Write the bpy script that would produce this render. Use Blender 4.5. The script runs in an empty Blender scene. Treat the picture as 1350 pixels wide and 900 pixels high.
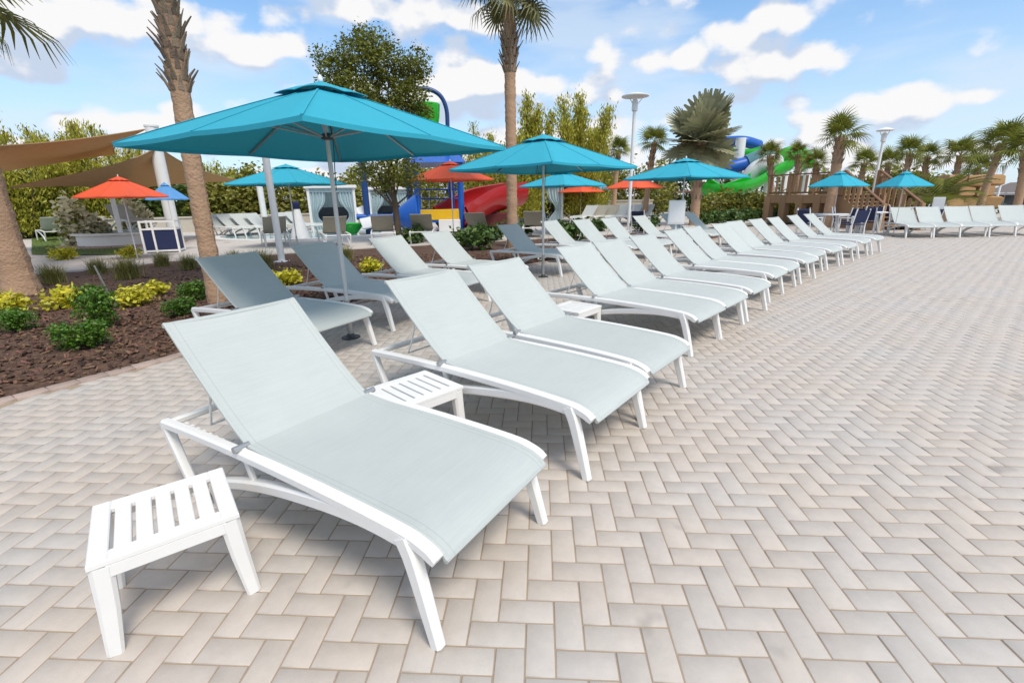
import bpy, math, random
import numpy as np
from mathutils import Matrix, Vector

random.seed(7)
rng = np.random.default_rng(7)
sc = bpy.context.scene
COL = sc.collection
R = math.radians

# ------------------------------------------------------------------ camera
F_PX, YAW, PITCH, ROLL = 624.0, R(-3.4), R(16.87), R(-1.0)
CAM = np.array([0.046, -1.425, 1.45])
_fw = np.array([math.sin(YAW)*math.cos(PITCH), math.cos(YAW)*math.cos(PITCH), -math.sin(PITCH)])
_rt = np.array([math.cos(YAW), -math.sin(YAW), 0.0])
_up = np.cross(_rt, _fw)
CR = math.cos(ROLL)*_rt + math.sin(ROLL)*_up
CU = -math.sin(ROLL)*_rt + math.cos(ROLL)*_up
cd = bpy.data.cameras.new('camera')
cd.sensor_width = 36.0
cd.sensor_fit = 'HORIZONTAL'
cd.lens = F_PX/1350*36
cd.clip_start = 0.05
cd.clip_end = 3000
cam = bpy.data.objects.new('camera', cd)
COL.objects.link(cam)
M = Matrix.Identity(4)
for i in range(3):
    M[i][0] = CR[i]; M[i][1] = CU[i]; M[i][2] = -_fw[i]; M[i][3] = CAM[i]
cam.matrix_world = M
sc.camera = cam


def ray(x, y):
    return _fw + CR*(x-675)/F_PX + CU*(450-y)/F_PX


def G(x, y, z=0.0):
    "ground point under a pixel"
    d = ray(x, y)
    t = (z-CAM[2])/d[2]
    return CAM + t*d


def P(x, y, D):
    "point at horizontal distance D in a pixel's direction"
    d = ray(x, y)
    return CAM + d*D/math.hypot(d[0], d[1])


def A(x, D):
    "standing point (z=0) at distance D in a pixel column taken near the horizon"
    p = P(x, 270, D)
    return np.array([p[0], p[1], 0.0])


def proj(X):
    d = np.asarray(X, float) - CAM
    w = d@_fw
    return np.stack([675+F_PX*(d@CR)/w, 450-F_PX*(d@CU)/w], -1), w


# ------------------------------------------------------------------ light
SUN_AZ = np.array([0.62, -0.78])
SUN_AZ = SUN_AZ/np.hypot(*SUN_AZ)
SUN_EL = R(56)
SUN = Vector((SUN_AZ[0]*math.cos(SUN_EL), SUN_AZ[1]*math.cos(SUN_EL), math.sin(SUN_EL)))
sd = bpy.data.lights.new('sun', 'SUN')
sd.energy = 1.75
sd.angle = R(20.0)
sd.color = (1.0, 0.93, 0.82)
so = bpy.data.objects.new('sun', sd)
so.rotation_euler = SUN.to_track_quat('Z', 'Y').to_euler()
so.location = (0, 0, 30)
COL.objects.link(so)

world = bpy.data.worlds.new('World')
sc.world = world
world.use_nodes = True
wn = world.node_tree
wn.nodes.clear()


def N(tree, typ, **kw):
    n = tree.nodes.new(typ)
    for k, v in kw.items():
        if k.startswith('_'):
            n.inputs[k[1:].replace('_', ' ')].default_value = v
        else:
            setattr(n, k, v)
    return n


def LK(tree, a, b):
    tree.links.new(a, b)


def math_node(tree, op, a=None, b=None, clamp=False):
    n = tree.nodes.new('ShaderNodeMath')
    n.operation = op
    n.use_clamp = clamp
    for i, v in enumerate((a, b)):
        if v is None:
            continue
        if isinstance(v, (int, float)):
            n.inputs[i].default_value = v
        else:
            tree.links.new(v, n.inputs[i])
    return n.outputs[0]


SKY_SHIFT = (2.3, 9.1, 7.7)


def build_world():
    out = N(wn, 'ShaderNodeOutputWorld')
    bg = N(wn, 'ShaderNodeBackground')
    bg.inputs['Strength'].default_value = 0.12
    LK(wn, bg.outputs[0], out.inputs[0])
    sky = N(wn, 'ShaderNodeTexSky')
    sky.sky_type = 'NISHITA'
    sky.sun_disc = False
    sky.sun_elevation = SUN_EL
    sky.sun_rotation = math.atan2(SUN_AZ[0], SUN_AZ[1])
    sky.air_density = 1.0
    sky.dust_density = 0.3
    sky.ozone_density = 2.6
    tc = N(wn, 'ShaderNodeTexCoord')
    sep = N(wn, 'ShaderNodeSeparateXYZ')
    LK(wn, tc.outputs['Generated'], sep.inputs[0])
    # direction as (unit azimuth vector, elevation): no pinching near the horizon
    rr = math_node(wn, 'ADD', math_node(wn, 'MULTIPLY', sep.outputs[0], sep.outputs[0]), math_node(wn, 'MULTIPLY', sep.outputs[1], sep.outputs[1]))
    rr = math_node(wn, 'SQRT', math_node(wn, 'MAXIMUM', rr, 0.0004))
    ux = math_node(wn, 'DIVIDE', sep.outputs[0], rr)
    uy = math_node(wn, 'DIVIDE', sep.outputs[1], rr)
    el = math_node(wn, 'ARCSINE', sep.outputs[2])

    def coords(shift, k):
        zz = math_node(wn, 'MULTIPLY', math_node(wn, 'ADD', el, shift), k)
        cmb = N(wn, 'ShaderNodeCombineXYZ')
        LK(wn, ux, cmb.inputs[0]); LK(wn, uy, cmb.inputs[1]); LK(wn, zz, cmb.inputs[2])
        mp = N(wn, 'ShaderNodeMapping')
        mp.inputs['Location'].default_value = SKY_SHIFT
        LK(wn, cmb.outputs[0], mp.inputs[0])
        return mp.outputs[0]

    def noise(shift, k, scale, detail, rough=0.5):
        n = N(wn, 'ShaderNodeTexNoise')
        n.inputs['Scale'].default_value = scale
        n.inputs['Detail'].default_value = detail
        n.inputs['Roughness'].default_value = rough
        LK(wn, coords(shift, k), n.inputs['Vector'])
        return n.outputs[0]

    def cloud(shift, detail):
        n = noise(shift, 3.0, 4.0, 1.5)
        f = noise(shift, 1.5, 17.0, detail, 0.55)
        v = N(wn, 'ShaderNodeTexVoronoi')
        v.feature = 'F1'
        v.inputs['Scale'].default_value = 19.0
        LK(wn, coords(shift, 1.35), v.inputs['Vector'])
        b = math_node(wn, 'MULTIPLY', math_node(wn, 'SUBTRACT', 0.45, v.outputs['Distance']), 0.13)
        f = math_node(wn, 'MULTIPLY', math_node(wn, 'SUBTRACT', f, 0.5), 0.20)
        return math_node(wn, 'ADD', math_node(wn, 'ADD', n, b), f)
    n0 = cloud(0.0, 5.0)
    n1 = cloud(0.04, 3.0)
    mask = N(wn, 'ShaderNodeMapRange', interpolation_type='SMOOTHSTEP')
    mask.inputs['From Min'].default_value = 0.462
    mask.inputs['From Max'].default_value = 0.545
    LK(wn, n0, mask.inputs['Value'])
    # tops catch the light, bases (more cloud above) stay grey
    dif = math_node(wn, 'SUBTRACT', n1, n0)
    base = N(wn, 'ShaderNodeMapRange', interpolation_type='SMOOTHSTEP')
    base.inputs['From Min'].default_value = -0.055
    base.inputs['From Max'].default_value = 0.045
    LK(wn, dif, base.inputs['Value'])
    ccol = N(wn, 'ShaderNodeMixRGB')
    ccol.inputs[1].default_value = (4.5, 4.48, 4.5, 1)
    ccol.inputs[2].default_value = (2.75, 3.2, 3.95, 1)
    LK(wn, base.outputs[0], ccol.inputs[0])
    # veil of thin haze, denser toward the horizon
    hz = N(wn, 'ShaderNodeMapRange')
    hz.inputs['From Min'].default_value = 0.0
    hz.inputs['From Max'].default_value = 0.34
    hz.inputs['To Min'].default_value = 0.85
    hz.inputs['To Max'].default_value = 0.05
    LK(wn, sep.outputs[2], hz.inputs['Value'])
    veil = N(wn, 'ShaderNodeMixRGB')
    veil.inputs[2].default_value = (3.5, 3.95, 4.5, 1)
    LK(wn, hz.outputs[0], veil.inputs[0])
    tint = N(wn, 'ShaderNodeMixRGB', blend_type='MULTIPLY')
    tint.inputs[0].default_value = 1.0
    tint.inputs[2].default_value = (0.58, 0.82, 0.93, 1)
    LK(wn, sky.outputs[0], tint.inputs[1])
    LK(wn, tint.outputs[0], veil.inputs[1])
    # thin grey-lavender layer cloud behind the cumulus
    ly = N(wn, 'ShaderNodeMapRange', interpolation_type='SMOOTHSTEP')
    ly.inputs['From Min'].default_value = 0.44
    ly.inputs['From Max'].default_value = 0.66
    ly.inputs['To Max'].default_value = 0.6
    LK(wn, noise(0.9, 4.0, 3.2, 4.0, 0.5), ly.inputs['Value'])
    lm = N(wn, 'ShaderNodeMixRGB')
    lm.inputs[2].default_value = (3.45, 3.9, 4.45, 1)
    LK(wn, ly.outputs[0], lm.inputs[0])
    LK(wn, veil.outputs[0], lm.inputs[1])
    mx = N(wn, 'ShaderNodeMixRGB')
    LK(wn, mask.outputs[0], mx.inputs[0])
    LK(wn, lm.outputs[0], mx.inputs[1])
    LK(wn, ccol.outputs[0], mx.inputs[2])
    LK(wn, mx.outputs[0], bg.inputs['Color'])


build_world()
sc.view_settings.view_transform = 'Standard'
sc.view_settings.look = 'None'
sc.view_settings.exposure = 0.83
sc.view_settings.gamma = 1.0
sc.view_settings.use_curve_mapping = False
sc.render.engine = 'CYCLES'


# ------------------------------------------------------------------ materials
MATS = {}


def mat(name, col, rough=0.6, var=0.0, nscale=6.0, island=0.0, spec=0.5, bump=0.0, bscale=80.0, col2=None,
        translucent=0.0, metal=0.0, transmission=0.0, sheen=0.0, coat=0.0, objrand=0.0):
    if name in MATS:
        return MATS[name]
    m = bpy.data.materials.new(name)
    m.use_nodes = True
    t = m.node_tree
    b = t.nodes['Principled BSDF']
    b.inputs['Roughness'].default_value = rough
    b.inputs['Specular IOR Level'].default_value = spec
    b.inputs['Metallic'].default_value = metal
    b.inputs['Transmission Weight'].default_value = transmission
    b.inputs['Sheen Weight'].default_value = sheen
    b.inputs['Coat Weight'].default_value = coat
    base = N(t, 'ShaderNodeRGB')
    base.outputs[0].default_value = (*col, 1)
    cur = base.outputs[0]
    tc = N(t, 'ShaderNodeTexCoord')
    geo = N(t, 'ShaderNodeNewGeometry')
    if col2 is not None:
        nz = N(t, 'ShaderNodeTexNoise', _Scale=nscale, _Detail=5.0, _Roughness=0.6)
        LK(t, geo.outputs['Position'], nz.inputs['Vector'])
        mr = N(t, 'ShaderNodeMapRange')
        mr.inputs['From Min'].default_value = 0.35
        mr.inputs['From Max'].default_value = 0.65
        LK(t, nz.outputs[0], mr.inputs['Value'])
        mx = N(t, 'ShaderNodeMixRGB')
        mx.inputs[2].default_value = (*col2, 1)
        LK(t, mr.outputs[0], mx.inputs[0])
        LK(t, cur, mx.inputs[1])
        cur = mx.outputs[0]
    if var or island or objrand:
        hsv = N(t, 'ShaderNodeHueSaturation')
        val = None
        if var:
            nz = N(t, 'ShaderNodeTexNoise', _Scale=nscale, _Detail=4.0)
            LK(t, geo.outputs['Position'], nz.inputs['Vector'])
            v = math_node(t, 'SUBTRACT', nz.outputs[0], 0.5)
            val = math_node(t, 'MULTIPLY', v, 2*var)
        if island:
            v = math_node(t, 'SUBTRACT', geo.outputs['Random Per Island'], 0.5)
            v = math_node(t, 'MULTIPLY', v, 2*island)
            val = v if val is None else math_node(t, 'ADD', val, v)
            h = math_node(t, 'MULTIPLY', geo.outputs['Random Per Island'], 7.31)
            h = math_node(t, 'FRACT', h)
            h = math_node(t, 'MULTIPLY', h, 0.05*min(1, island*2))
            h = math_node(t, 'ADD', h, 0.5-0.025*min(1, island*2))
            LK(t, h, hsv.inputs['Hue'])
        if objrand:
            oi = N(t, 'ShaderNodeObjectInfo')
            v = math_node(t, 'SUBTRACT', oi.outputs['Random'], 0.5)
            v = math_node(t, 'MULTIPLY', v, 2*objrand)
            val = v if val is None else math_node(t, 'ADD', val, v)
        val = math_node(t, 'ADD', val, 1.0)
        LK(t, val, hsv.inputs['Value'])
        LK(t, cur, hsv.inputs['Color'])
        cur = hsv.outputs[0]
    LK(t, cur, b.inputs['Base Color'])
    if bump:
        nz = N(t, 'ShaderNodeTexNoise', _Scale=bscale, _Detail=3.0)
        LK(t, geo.outputs['Position'], nz.inputs['Vector'])
        bp = N(t, 'ShaderNodeBump', _Strength=bump, _Distance=0.02)
        LK(t, nz.outputs[0], bp.inputs['Height'])
        LK(t, bp.outputs[0], b.inputs['Normal'])
    if translucent:
        tr = N(t, 'ShaderNodeBsdfTranslucent')
        LK(t, cur, tr.inputs['Color'])
        ms = N(t, 'ShaderNodeMixShader')
        ms.inputs[0].default_value = translucent
        LK(t, b.outputs[0], ms.inputs[1])
        LK(t, tr.outputs[0], ms.inputs[2])
        LK(t, ms.outputs[0], t.nodes['Material Output'].inputs['Surface'])
    MATS[name] = m
    return m


def paver_material():
    m = bpy.data.materials.new('concrete_paver')
    m.use_nodes = True
    t = m.node_tree
    b = t.nodes['Principled BSDF']
    geo = N(t, 'ShaderNodeNewGeometry')
    oi = N(t, 'ShaderNodeObjectInfo')
    rnd = math_node(t, 'ADD', geo.outputs['Random Per Island'], oi.outputs['Random'])
    rnd = math_node(t, 'FRACT', rnd)
    ramp = N(t, 'ShaderNodeValToRGB')
    e = ramp.color_ramp.elements
    e[0].position = 0.0; e[0].color = (0.495, 0.43, 0.372, 1)
    e[1].position = 1.0; e[1].color = (0.535, 0.468, 0.406, 1)
    k = e.new(0.33); k.color = (0.502, 0.445, 0.394, 1)
    k = e.new(0.7); k.color = (0.522, 0.455, 0.393, 1)
    LK(t, rnd, ramp.inputs[0])
    # broad worn / greyed patches, then fine concrete speckle
    n1 = N(t, 'ShaderNodeTexNoise', _Scale=1.1, _Detail=4.0, _Roughness=0.55)
    LK(t, geo.outputs['Position'], n1.inputs['Vector'])
    mr = N(t, 'ShaderNodeMapRange')
    mr.inputs['From Min'].default_value = 0.42
    mr.inputs['From Max'].default_value = 0.66
    LK(t, n1.outputs[0], mr.inputs['Value'])
    mg = N(t, 'ShaderNodeMixRGB')
    mg.inputs[2].default_value = (0.495, 0.466, 0.435, 1)
    f = math_node(t, 'MULTIPLY', mr.outputs[0], 0.65)
    LK(t, f, mg.inputs[0])
    LK(t, ramp.outputs[0], mg.inputs[1])
    n2 = N(t, 'ShaderNodeTexNoise', _Scale=14.0, _Detail=6.0, _Roughness=0.65)
    LK(t, geo.outputs['Position'], n2.inputs['Vector'])
    v = math_node(t, 'SUBTRACT', n2.outputs[0], 0.5)
    v = math_node(t, 'MULTIPLY', v, 0.30)
    v = math_node(t, 'ADD', v, 1.0)
    hsv = N(t, 'ShaderNodeHueSaturation')
    LK(t, v, hsv.inputs['Value'])
    LK(t, mg.outputs[0], hsv.inputs['Color'])
    # dark stain specks
    n3 = N(t, 'ShaderNodeTexNoise', _Scale=3.3, _Detail=3.0, _Roughness=0.5)
    LK(t, geo.outputs['Position'], n3.inputs['Vector'])
    st = N(t, 'ShaderNodeMapRange')
    st.inputs['From Min'].default_value = 0.67
    st.inputs['From Max'].default_value = 0.76
    st.inputs['To Max'].default_value = 0.45
    LK(t, n3.outputs[0], st.inputs['Value'])
    ms = N(t, 'ShaderNodeMixRGB')
    ms.inputs[2].default_value = (0.2, 0.18, 0.17, 1)
    LK(t, st.outputs[0], ms.inputs[0])
    LK(t, hsv.outputs[0], ms.inputs[1])
    LK(t, ms.outputs[0], b.inputs['Base Color'])
    b.inputs['Roughness'].default_value = 0.62
    b.inputs['Specular IOR Level'].default_value = 0.5
    n4 = N(t, 'ShaderNodeTexNoise', _Scale=220.0, _Detail=2.0)
    LK(t, geo.outputs['Position'], n4.inputs['Vector'])
    bp = N(t, 'ShaderNodeBump', _Strength=0.22, _Distance=0.004)
    LK(t, n4.outputs[0], bp.inputs['Height'])
    LK(t, bp.outputs[0], b.inputs['Normal'])
    return m


PAVER = paver_material()
WHITE = mat('white_powder_coat', (0.80, 0.79, 0.765), 0.38, var=0.05, nscale=9, spec=0.45)
WHITE_FAR = mat('white_painted_steel', (0.78, 0.78, 0.77), 0.45, var=0.04)
GREYMETAL = mat('brushed_aluminium', (0.42, 0.43, 0.43), 0.35, metal=0.7)
DARKMETAL = mat('dark_metal', (0.05, 0.055, 0.06), 0.5)


def sling_material(name, col):
    m = bpy.data.materials.new(name)
    m.use_nodes = True
    t = m.node_tree
    b = t.nodes['Principled BSDF']
    tc = N(t, 'ShaderNodeTexCoord')
    # woven mesh: two crossed wave sets used for faint tone and relief
    w1 = N(t, 'ShaderNodeTexWave', _Scale=95.0, _Distortion=0.6, bands_direction='X')
    w2 = N(t, 'ShaderNodeTexWave', _Scale=95.0, _Distortion=0.6, bands_direction='Y')
    LK(t, tc.outputs['Object'], w1.inputs['Vector'])
    LK(t, tc.outputs['Object'], w2.inputs['Vector'])
    w = math_node(t, 'MULTIPLY', w1.outputs['Fac'], w2.outputs['Fac'])
    nz = N(t, 'ShaderNodeTexNoise', _Scale=5.0, _Detail=4.0)
    LK(t, tc.outputs['Object'], nz.inputs['Vector'])
    v = math_node(t, 'MULTIPLY', math_node(t, 'SUBTRACT', nz.outputs[0], 0.5), 0.10)
    v = math_node(t, 'ADD', v, math_node(t, 'MULTIPLY', w, 0.10))
    oi = N(t, 'ShaderNodeObjectInfo')
    v = math_node(t, 'ADD', v, math_node(t, 'MULTIPLY', math_node(t, 'SUBTRACT', oi.outputs['Random'], 0.5), 0.07))
    # uneven threads running across the cloth, and the stitched hem near each edge
    mp = N(t, 'ShaderNodeMapping')
    mp.inputs['Scale'].default_value = (3.0, 190.0, 190.0)
    LK(t, tc.outputs['Object'], mp.inputs[0])
    th = N(t, 'ShaderNodeTexNoise', _Scale=1.0, _Detail=3.0)
    LK(t, mp.outputs[0], th.inputs['Vector'])
    v = math_node(t, 'ADD', v, math_node(t, 'MULTIPLY', math_node(t, 'SUBTRACT', th.outputs[0], 0.5), 0.16))
    sp = N(t, 'ShaderNodeSeparateXYZ')
    LK(t, tc.outputs['Object'], sp.inputs[0])
    hx = math_node(t, 'ABSOLUTE', math_node(t, 'SUBTRACT', math_node(t, 'ABSOLUTE', sp.outputs[0]), 0.296))
    hem = math_node(t, 'LESS_THAN', hx, 0.0022)
    v = math_node(t, 'SUBTRACT', v, math_node(t, 'MULTIPLY', hem, 0.13))
    v = math_node(t, 'ADD', v, 0.95)
    hsv = N(t, 'ShaderNodeHueSaturation')
    hsv.inputs['Color'].default_value = (*col, 1)
    LK(t, v, hsv.inputs['Value'])
    LK(t, hsv.outputs[0], b.inputs['Base Color'])
    b.inputs['Roughness'].default_value = 0.55
    b.inputs['Specular IOR Level'].default_value = 0.4
    bp = N(t, 'ShaderNodeBump', _Strength=0.25, _Distance=0.002)
    LK(t, w, bp.inputs['Height'])
    LK(t, bp.outputs[0], b.inputs['Normal'])
    tr = N(t, 'ShaderNodeBsdfTranslucent')
    LK(t, hsv.outputs[0], tr.inputs['Color'])
    ms = N(t, 'ShaderNodeMixShader')
    ms.inputs[0].default_value = 0.16
    LK(t, b.outputs[0], ms.inputs[1])
    LK(t, tr.outputs[0], ms.inputs[2])
    LK(t, ms.outputs[0], t.nodes['Material Output'].inputs['Surface'])
    return m


SLING = sling_material('pale_mesh_sling', (0.60, 0.638, 0.615))
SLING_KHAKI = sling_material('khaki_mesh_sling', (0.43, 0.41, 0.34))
NAVY = mat('navy_fabric', (0.012, 0.02, 0.075), 0.7, var=0.1)
TEAL = mat('turquoise_canvas', (0.022, 0.37, 0.50), 0.75, var=0.05, nscale=3, translucent=0.02)
ORANGE = mat('orange_red_canvas', (0.80, 0.115, 0.045), 0.75, var=0.05, translucent=0.08)
BLUEC = mat('sky_blue_canvas', (0.13, 0.36, 0.72), 0.75, var=0.05, translucent=0.1)
SAIL = mat('brown_shade_mesh', (0.56, 0.37, 0.19), 0.8, var=0.1, translucent=0.42)
TRUNK = mat('palm_trunk', (0.50, 0.32, 0.205), 0.95, var=0.32, nscale=7, bump=1.0, bscale=26, col2=(0.36, 0.23, 0.145))
BOOT = mat('palm_leaf_base', (0.27, 0.20, 0.14), 0.95, var=0.3, nscale=12, island=0.35, bump=0.5, bscale=40)
BARK = mat('tree_bark', (0.09, 0.065, 0.045), 0.95, var=0.3, bump=0.8, bscale=30)
PALMLEAF = mat('palm_leaf', (0.20, 0.22, 0.034), 0.5, island=0.30, translucent=0.25, spec=0.4)
PALMDRY = mat('palm_leaf_grey_green', (0.20, 0.195, 0.075), 0.6, island=0.30, translucent=0.25)
BISMARCK = mat('silver_palm_leaf', (0.33, 0.325, 0.19), 0.6, island=0.22, translucent=0.12)
OAKLEAF = mat('oak_leaf', (0.175, 0.19, 0.03), 0.55, island=0.45, translucent=0.25, spec=0.3)
BAMBOO = mat('bamboo_leaf', (0.42, 0.40, 0.045), 0.55, island=0.45, translucent=0.32)
HEDGE = mat('hedge_leaf', (0.085, 0.13, 0.018), 0.6, island=0.5, translucent=0.2)
HEDGE2 = mat('olive_hedge_leaf', (0.24, 0.235, 0.036), 0.6, island=0.5, translucent=0.25)
BOX = mat('boxwood_leaf', (0.095, 0.20, 0.018), 0.45, island=0.5, translucent=0.2)
GOLD = mat('golden_leaf', (0.60, 0.56, 0.045), 0.5, island=0.4, translucent=0.25)
DRYGRASS = mat('ornamental_grass_blade', (0.23, 0.22, 0.06), 0.7, island=0.4, translucent=0.2)
CREAMFLOWER = mat('cream_flower', (0.78, 0.72, 0.50), 0.7, island=0.3, translucent=0.2)
MULCH = mat('mulch_bed_soil', (0.075, 0.042, 0.027), 0.95, var=0.5, nscale=22, bump=1.0, bscale=45, col2=(0.13, 0.072, 0.047))
CHIP = mat('mulch_chip', (0.13, 0.070, 0.045), 0.9, island=0.75)
SAND = mat('joint_sand', (0.40, 0.305, 0.205), 0.95, var=0.3, nscale=30, col2=(0.31, 0.245, 0.185))
EDGING = mat('pink_edging_brick', (0.42, 0.325, 0.275), 0.85, var=0.2, nscale=9, island=0.12, objrand=0.14, bump=0.3, bscale=120)
CONC = mat('pale_concrete', (0.54, 0.495, 0.45), 0.85, var=0.14, nscale=2.0, bump=0.15, bscale=60)
LAWN = mat('lawn_soil', (0.09, 0.135, 0.018), 0.95, var=0.4, nscale=20, bump=0.6, bscale=60)
GRASSB = mat('lawn_grass_blade', (0.13, 0.19, 0.02), 0.7, island=0.5, translucent=0.25)
EARTH = mat('far_ground', (0.11, 0.12, 0.05), 0.95, var=0.3, nscale=0.3)
WOOD = mat('stained_timber', (0.40, 0.245, 0.135), 0.75, var=0.25, nscale=8, objrand=0.2, col2=(0.32, 0.19, 0.10))
WOODDARK = mat('dark_timber_rail', (0.20, 0.10, 0.055), 0.7, var=0.2, nscale=8)
GREEN = mat('green_gloss_fibreglass', (0.015, 0.42, 0.02), 0.25, var=0.05, coat=0.3)
BLUE = mat('blue_gloss_paint', (0.010, 0.105, 0.46), 0.35, var=0.08)
BLUEDK = mat('navy_blue_paint', (0.012, 0.055, 0.20), 0.4, var=0.08)
RED = mat('red_gloss_fibreglass', (0.36, 0.010, 0.012), 0.3, var=0.08, coat=0.2)
YELLOW = mat('yellow_gloss_panel', (0.80, 0.47, 0.012), 0.4, var=0.05)
WATER = mat('pool_water', (0.25, 0.45, 0.50), 0.06, var=0.1, spec=0.8, bump=0.15, bscale=9)
CURTAIN = mat('pale_blue_curtain', (0.55, 0.68, 0.72), 0.8, var=0.08, translucent=0.3)
CABIN = mat('cabana_inside', (0.10, 0.11, 0.13), 0.8)
STONE = mat('coquina_stone', (0.46, 0.28, 0.12), 0.9, var=0.35, nscale=3, bump=0.8, bscale=14, col2=(0.34, 0.20, 0.10))
WALLBEIGE = mat('beige_stucco', (0.47, 0.43, 0.36), 0.9, var=0.1)
ROOFGREY = mat('grey_shingle', (0.16, 0.135, 0.125), 0.85, var=0.15, nscale=4)
GLASS = mat('window_glass', (0.03, 0.04, 0.05), 0.1, spec=0.8)
RUBBER = mat('black_rubber', (0.02, 0.02, 0.02), 0.8)


# ------------------------------------------------------------------ mesh helpers
def mesh_np(name, v, f, m, smooth=False):
    "mesh from an (n,3) array and an (k,3|4) index array"
    v = np.asarray(v, np.float32)
    f = np.asarray(f, np.int32)
    me = bpy.data.meshes.new(name)
    k = f.shape[1]
    me.vertices.add(len(v))
    me.vertices.foreach_set('co', v.ravel())
    me.loops.add(f.size)
    me.loops.foreach_set('vertex_index', f.ravel())
    me.polygons.add(len(f))
    me.polygons.foreach_set('loop_start', np.arange(0, f.size, k, dtype=np.int32))
    me.polygons.foreach_set('loop_total', np.full(len(f), k, np.int32))
    me.materials.append(m)
    me.update(calc_edges=True)
    me.validate()
    if smooth:
        me.shade_smooth()
    return me


class MB:
    def __init__(s):
        s.v = []
        s.f = []

    def add(s, vs, fs):
        o = len(s.v)
        s.v += [tuple(map(float, p)) for p in vs]
        s.f += [tuple(i+o for i in f) for f in fs]
        return s

    def box(s, c, d, rz=0.0, ch=0.0):
        x, y, z = d[0]/2, d[1]/2, d[2]/2
        vs = [(-x, -y, -z), (x, -y, -z), (x, y, -z), (-x, y, -z), (-x, -y, z), (x, -y, z), (x, y, z), (-x, y, z)]
        fs = [(3, 2, 1, 0), (4, 5, 6, 7), (0, 1, 5, 4), (1, 2, 6, 5), (2, 3, 7, 6), (3, 0, 4, 7)]
        if ch:
            a = ch
            vs = []
            for zz, ins in ((-z, a), (-z+a, 0), (z-a, 0), (z, a)):
                for (sx, sy) in ((-1, -1), (1, -1), (1, 1), (-1, 1)):
                    vs.append((sx*(x-ins), sy*(y-ins), zz))
            fs = [(3, 2, 1, 0), (12, 13, 14, 15)]
            for k in range(3):
                for q in range(4):
                    fs.append((4*k+q, 4*k+(q+1) % 4, 4*k+4+(q+1) % 4, 4*k+4+q))
        cr, sr = math.cos(rz), math.sin(rz)
        return s.add([(c[0]+p[0]*cr-p[1]*sr, c[1]+p[0]*sr+p[1]*cr, c[2]+p[2]) for p in vs], fs)

    def sweep(s, pts, w, h, side=None, n=None, cap=True):
        "sweep a rounded rectangle (w across 'side', h along the normal) or an n-gon; w/h may be lists"
        pts = [np.array(p, float) for p in pts]
        m = len(pts)
        W = [w]*m if np.isscalar(w) else list(w)
        H = [h]*m if np.isscalar(h) else list(h)
        rings = []
        for i, p in enumerate(pts):
            t = pts[min(i+1, m-1)]-pts[max(i-1, 0)]
            t /= np.linalg.norm(t)+1e-9
            if side is not None:
                a = np.array(side, float)
                a = a-t*(a@t)
                a /= np.linalg.norm(a)+1e-9
            else:
                ref = np.array([0, 0, 1.0]) if abs(t[2]) < 0.9 else np.array([1.0, 0, 0])
                a = np.cross(t, ref)
                a /= np.linalg.norm(a)
            b = np.cross(a, t)
            ring = []
            if n:
                for k in range(n):
                    q = 2*math.pi*k/n
                    ring.append(p+a*(W[i]*math.cos(q))+b*(H[i]*math.sin(q)))
            else:
                x, y = W[i]/2, H[i]/2
                c = min(x, y)*0.42
                for (qx, qy) in ((-x+c, -y), (x-c, -y), (x, -y+c), (x, y-c), (x-c, y), (-x+c, y), (-x, y-c), (-x, -y+c)):
                    ring.append(p+a*qx+b*qy)
            rings.append(ring)
        k = len(rings[0])
        vs = [q for r in rings for q in r]
        fs = []
        for i in range(m-1):
            for j in range(k):
                fs.append((i*k+j, i*k+(j+1) % k, (i+1)*k+(j+1) % k, (i+1)*k+j))
        if cap:
            fs.append(tuple(range(k-1, -1, -1)))
            fs.append(tuple((m-1)*k+j for j in range(k)))
        return s.add(vs, fs)

    def tube(s, pts, r, n=8, cap=True):
        return s.sweep(pts, r, r, n=n, cap=cap)

    def lathe(s, prof, n=20, c=(0, 0, 0)):
        vs = []
        for (r, z) in prof:
            for k in range(n):
                q = 2*math.pi*k/n
                vs.append((c[0]+r*math.cos(q), c[1]+r*math.sin(q), c[2]+z))
        fs = []
        for i in range(len(prof)-1):
            for k in range(n):
                fs.append((i*n+k, i*n+(k+1) % n, (i+1)*n+(k+1) % n, (i+1)*n+k))
        fs.append(tuple(range(n-1, -1, -1)))
        fs.append(tuple((len(prof)-1)*n+k for k in range(n)))
        return s.add(vs, fs)

    def grid(s, pts, thick=None):
        "pts[i][j] grid of points; thick gives a second skin below along -normal (z)"
        a = len(pts)
        b = len(pts[0])
        vs = [p for r in pts for p in r]
        fs = [(i*b+j, i*b+j+1, (i+1)*b+j+1, (i+1)*b+j) for i in range(a-1) for j in range(b-1)]
        if thick:
            o = len(vs)
            T = np.array(thick, float)
            vs += [np.array(p)+T for p in vs[:o]]
            fs += [(o+(i+1)*b+j, o+(i+1)*b+j+1, o+i*b+j+1, o+i*b+j) for i in range(a-1) for j in range(b-1)]
            ring = [j for j in range(b)] + [i*b+b-1 for i in range(1, a)] + [(a-1)*b+j for j in range(b-2, -1, -1)] + [i*b for i in range(a-2, 0, -1)]
            for q in range(len(ring)):
                x, y = ring[q], ring[(q+1) % len(ring)]
                fs.append((y, x, o+x, o+y))
        return s.add(vs, fs)

    def mesh(s, name, m, smooth=False):
        me = bpy.data.meshes.new(name)
        me.from_pydata(s.v, [], s.f)
        me.materials.append(m)
        me.update()
        if smooth:
            me.shade_smooth()
            try:
                me.set_sharp_from_angle(angle=R(42))
            except Exception:
                pass
        return me

    def build(s, name, m, parent=None, smooth=False):
        return obj(name, s.mesh(name, m, smooth), parent)


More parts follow.
